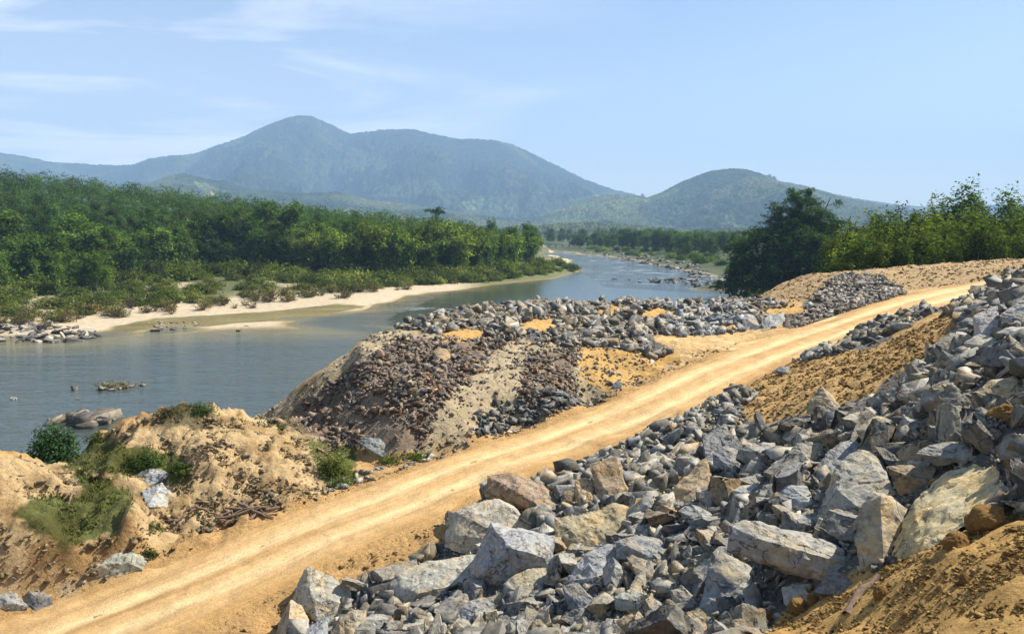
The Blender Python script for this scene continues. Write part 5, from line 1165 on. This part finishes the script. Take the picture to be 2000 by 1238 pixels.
stick(420, 1012, 500, 1002, .045, (.06, .25), 'straight branch in the lower part of the heap of sticks')
stick(440, 1025, 505, 1000, .04, (.05, .2), 'thin branch at the bottom of the heap of sticks')
stick(440, 1000, 542, 1008, .04, (.2, .05), 'long thin branch pointing right out of the heap of sticks')
stick(455, 1000, 535, 1015, .035, (.12, .05), 'slender branch along the front of the heap of sticks')
stick(345, 1023, 385, 1003, .04, (.05, .35), 'bent branch rising left of the heap of sticks')
stick(383, 1004, 425, 1010, .045, (.35, .10), 'arched branch joining the heap of sticks from the left')
stick(365, 1000, 400, 998, .05, (.08, .08), 'short dark branch lying behind the arched branch')
stick(485, 990, 503, 984, .05, (.15, .3), 'short stub of wood sticking up from the heap')
stick(330, 1020, 350, 1018, .05, (.05, .05), 'rotten bit of wood at the left end of the sticks')
stick(520, 1000, 546, 996, .075, (.08, .08), 'short thick dark log at the right end of the heap of sticks')
stick(488, 1018, 500, 1010, .06, (.05, .12), 'stubby piece of wood in front of the heap of sticks')
stick(136, 987, 139, 965, .05, (0, .05), 'small upright stump on the pale soil heap').location.z += .0
o = stick(1655, 1205, 1715, 1135, .07, (.02, .10), 'weathered brown log stuck in the near orange soil', 'log'); o['category'] = 'log'; del o['group']
o = stick(1935, 1000, 2010, 965, .085, (.05, .22), 'round wooden pole lying at the right edge above the near soil', 'wooden_pole'); o['category'] = 'pole'; del o['group']
# coarse lumps in the near soil
def lump(px, py, s, col, lab, seed):
    p = hit(px, py)[0]; o = obj('earth_lump', DET_S[seed % len(DET_S)]); o.location = p+[0, 0, s*.25]; o.rotation_euler = (rr.uniform(0, 1), rr.uniform(0, 1), rr.uniform(0, 6)); o.scale = (s, s*.85, s*.7); tag(o, lab, 'earth lump')
DET_S = []
for i in range(4):
    bm = bmesh.new(); bmesh.ops.create_icosphere(bm, subdivisions=5, radius=.9); Vd, Fd = bm_arrays(bm); Vd = Vd*(1+.38*fbm(Vd[:, 0]*1.3+i*7, Vd[:, 1]*1.3, Vd[:, 2]*1.3, 5, 60+i, .62))[:, None]; DET_S.append(mk_mesh('earth_lump', Vd, Fd, M['soil_obj'], np.tile((.38, .21, .065), (len(Vd), 1)), smooth=True))
for i, (px, py, s, lab) in enumerate([(1500, 1215, .26, 'crumbly brown earth lump at the left end of the near soil'), (1560, 1195, .26, 'wide earth lump on the edge of the near soil below the white rock'), (1590, 1178, .17, 'small pale earth lump beside the dark slate rock'),
        (1720, 1168, .16, 'long low earth lump beside the weathered log'), (1883, 1135, .10, 'rounded yellow lump in the middle of the near soil'), (1925, 1032, .40, 'big dark earth lump under the huge yellow boulder'),
        (1870, 1068, .26, 'earth lump in the shade of the huge yellow boulder'), (1275, 1240, .42, 'orange earth heap on the bottom edge among the grey rubble'), (1830, 950, .18, 'small orange earth lump caught among rocks by the yellow boulder'), (1960, 830, .42, 'dark orange earth clump among rocks at the right edge')]):
    lump(px, py, s, None, lab, i)
# stones in the river
def islet(px, py, w_, h, n, pal, label, grassy, seed):
    p = at_z(px, py, 0); r2 = np.random.default_rng(seed); e = obj('rock_islet', None); e.location = p; tag(e, label, 'islet')
    Ps = np.stack([r2.normal(0, w_*.36, n), r2.normal(0, w_*.2, n), np.zeros(n)], 1); s = power(r2, n, .25, h*.9, 1.8); Ps[:, 2] = s*.2
    c = np.array(pal)[r2.integers(0, len(pal), n)]
    obj('stones', merge([(Ps, s, rand_rot(n, .4, r2), np.tile((1.3, 1, .7), (n, 1)), c, r2.integers(0, 99, n))], 'stones', M['rock_attr']), e)['kind'] = 'stuff'
    if grassy:
        cs = r2.normal(0, 1, (40, 3))*[w_*.28, w_*.15, .12]+[w_*.08, 0, .4]; V, F, T = leaves(r2, cs, 14, (.3, .2, .1), .10); o = obj('weeds', mk_mesh('weeds', V, F, M['leaf'], T), e); o.color = (.17, .15, .06, 1); o['kind'] = 'stuff'
islet(174, 824, 4.6, 2.0, 30, [(.17,.155,.13),(.24,.215,.17),(.12,.115,.11)], 'rocky islet in the river just left of the clay mound', True, 1)
islet(225, 756, 4.6, .55, 26, [(.17,.155,.13),(.22,.2,.16)], 'low grassy islet with a twig in the middle of the river', True, 2)
o = obj('twig', None)
bpy.data.objects.remove(o)
def riverstones(poly, n, sr, pal, key, lab, grp, seed, nthing=0, yr=(120, 700)):
    r2 = np.random.default_rng(seed); xs_ = [q[0] for q in poly]; ys2 = [q[1] for q in poly]; P = []
    while len(P) < n:
        px, py = r2.uniform(min(xs_), max(xs_)), r2.uniform(min(ys2), max(ys2))
        if inpoly(np.array([px]), np.array([py]), poly)[0]: q = at_z(px, py, 0.0); q[2] = max(0, float(HF(q[0], q[1]))); P.append(q)
    P = np.array(P); s = power(r2, n, *sr); P[:, 2] += s*.15; c = np.array(pal)[r2.integers(0, len(pal), n)]*r2.uniform(.8, 1.2, (n, 1)); R2 = rand_rot(n, .35, r2); st2 = np.tile((1.35, 1, .62), (n, 1)); pid = r2.integers(0, 99, n)
    order = np.argsort(-s); th = order[:nthing]; re = order[nthing:]
    for j in th:
        o = obj('river_rock', DET[int(pid[j]) % len(DET)]); Mx = Matrix(R2[j].tolist()).to_4x4(); Mx.translation = Vector(P[j]); o.matrix_world = Mx @ Matrix.Diagonal(Vector([*(st2[j]*s[j]), 1])); o.color = tuple(c[j])+(1,)
        tag(o, lab, 'rock', grp)
    if len(re): tag(obj('river_stones', merge([(P[re], s[re], R2[re], st2[re], c[re], pid[re])], 'river_stones', M['rock_attr'])), key, 'stones', kind='stuff')
riverstones([(1195,543),(1300,545),(1320,556),(1210,553)], 12, (.5, 1.3, 1.6), [(.05,.05,.045)], '', 'small dark rock sticking out of the bright open water beyond the heaps', 'dark rocks in the open water', 31, 12)
riverstones([(1290,548),(1380,535),(1480,560),(1480,572),(1380,566)], 150, (.35, 1.6, 1.8), [(.10,.10,.09),(.22,.21,.19),(.34,.33,.3),(.15,.14,.12)], 'dark and pale stones along the right river edge', 'larger stone in the shallows along the right river edge', 'larger stones along the right river edge', 32, 24)
riverstones([(1130,492),(1240,497),(1400,530),(1380,540),(1240,512)], 150, (.6, 2.0, 1.8), [(.10,.10,.09),(.2,.19,.17),(.3,.28,.25)], 'stones in the far rapids', '', '', 33, 0)
riverstones([(-5,642),(60,640),(190,650),(200,660),(130,670),(-5,668)], 130, (.3, 1.3, 1.9), [(.16,.15,.14),(.26,.25,.22),(.40,.37,.31),(.10,.10,.10)], 'dark and pale stones at the left end of the sandy shore', 'larger dark stone at the left end of the sandy shore', 'larger stones at the left end of the sandy shore', 34, 24)
riverstones([(280,632),(400,628),(400,640),(300,644)], 50, (.15, .5, 2), [(.4,.36,.28),(.3,.27,.2)], 'pebbly patch on the sandy spit', '', '', 35, 0)
for i, (px, py, s, lab) in enumerate([(305, 646, .75, 'dark pointed stone on the sandy spit'), (338, 643, .4, 'small dark stone right of the pointed one on the spit'), (465, 646, .45, 'little dark rock at the water edge of the spit'), (480, 638, .5, 'low dark rock on the outer end of the spit'), (28, 778, .28, 'tiny pale stone in the river at the left edge'), (152, 778, .22, 'tiny dark stone in the river above the rocky islet')]):
    p = at_z(px, py, .1); o = obj('river_rock', DET[i]); o.location = p; o.scale = (s*1.3, s, s*.8); o.color = (.5, .48, .42, 1) if 'pale' in lab else (.11, .09, .07, 1); tag(o, lab, 'rock')
# low bridge at the far end of the river
Yb = 790; x0, x1 = (1052-1000)/FPX*Yb, (1118-1000)/FPX*Yb; e = obj('bridge', None); e.location = ((x0+x1)/2, Yb, 0); tag(e, 'low pale bridge with short piers across the far end of the river', 'bridge')
def box_arr(cx, cy, cz, sx, sy, sz):
    V = np.array([[cx+a*sx/2, cy+b*sy/2, cz+c*sz/2] for a in (-1, 1) for b in (-1, 1) for c in (-1, 1)]); F = np.array([[0,1,3,2],[4,6,7,5],[0,4,5,1],[2,3,7,6],[0,2,6,4],[1,5,7,3]]); return V, F
Lb = x1-x0
V, F, _ = join([box_arr(0, 0, 5.0, Lb, 5, .6), box_arr(0, -2.6, 5.6, Lb, .2, .5), box_arr(0, 2.6, 5.6, Lb, .2, .5)]); obj('deck', mk_mesh('deck', V, F, M['concrete']), e)
for i in range(5):
    cx_ = -Lb/2+Lb*(i+.5)/5; V, F, _ = join([box_arr(cx_, 0, 2.1, .9, 3.2, 5.1), box_arr(cx_, 0, 4.55, 1.2, 4.4, .28)]); obj('pier', mk_mesh('pier', V, F, M['concrete']), e)

# ------------------------------------------------------------------ labels that count along a row
ONES = ['', 'first', 'second', 'third', 'fourth', 'fifth', 'sixth', 'seventh', 'eighth', 'ninth', 'tenth', 'eleventh', 'twelfth', 'thirteenth', 'fourteenth', 'fifteenth', 'sixteenth', 'seventeenth', 'eighteenth', 'nineteenth']
def ordw(n):
    if n < 20: return ONES[n]
    t, u = divmod(n, 10); tens = {2: 'twenty', 3: 'thirty', 4: 'forty', 5: 'fifty', 6: 'sixty', 7: 'seventy'}[t]
    return tens[:-1]+'ieth' if u == 0 else tens+'-'+ONES[u]
def count_along(group, text, lim=79):
    os_ = [o for o in bpy.data.objects if o.get('group') == group and not o.parent]
    if not os_ or len(os_) > lim: return
    os_ = [o for _, _, o in sorted((project(np.array(o.matrix_basis.translation))[0], i, o) for i, o in enumerate(os_))]
    for i, o in enumerate(os_): o['label'] = (ordw(i+1)+' '+text)
count_along('bamboo clumps at the edge of the far wood', 'yellow-green bamboo clump from the left along the edge of the far wood')
count_along('thin bushes on the sandy shore', 'thin half-dry bush from the left on the pale sandy shore')
count_along('dark rocks in the open water', 'dark rock from the left sticking out of the open water beyond the heaps')
count_along('larger stones along the right river edge', 'larger stone from the left in the shallows of the right river edge')
count_along('larger stones at the left end of the sandy shore', 'larger dark stone from the left at the left end of the sandy shore')
count_along('small trees before the wood at the left edge', 'small slender tree from the left, standing before the wood')
count_along('front row of the young grove', 'young green tree from the left in the front row of the grove')
count_along('front row of the wood across the river', 'green tree from the left in the front row of the wood across the river')

# ------------------------------------------------------------------ air
me = bpy.data.meshes.new('haze'); bm = bmesh.new(); bmesh.ops.create_cube(bm, size=1)
for v in bm.verts: v.co = Vector((v.co.x*17000, v.co.y*17000, (v.co.z+.5)*1010-9))
bm.to_mesh(me); bm.free()
m_, n_, l_ = mat('haze_air'); pv = n_.new('ShaderNodeVolumePrincipled'); pv.inputs['Color'].default_value = (.44, .69, 1.0, 1); pv.inputs['Density'].default_value = 1.6e-4; pv.inputs['Anisotropy'].default_value = 0.0
ou = n_.new('ShaderNodeOutputMaterial'); l_.new(pv.outputs[0], ou.inputs['Volume']); me.materials.append(m_)
tag(obj('haze', me), 'thin blue haze filling the valley', 'haze', kind='stuff')
S.cycles.volume_step_rate = 5
print('objects', len(bpy.data.objects), 'faces', sum(len(o.data.polygons) for o in bpy.data.objects if o.type == 'MESH'))
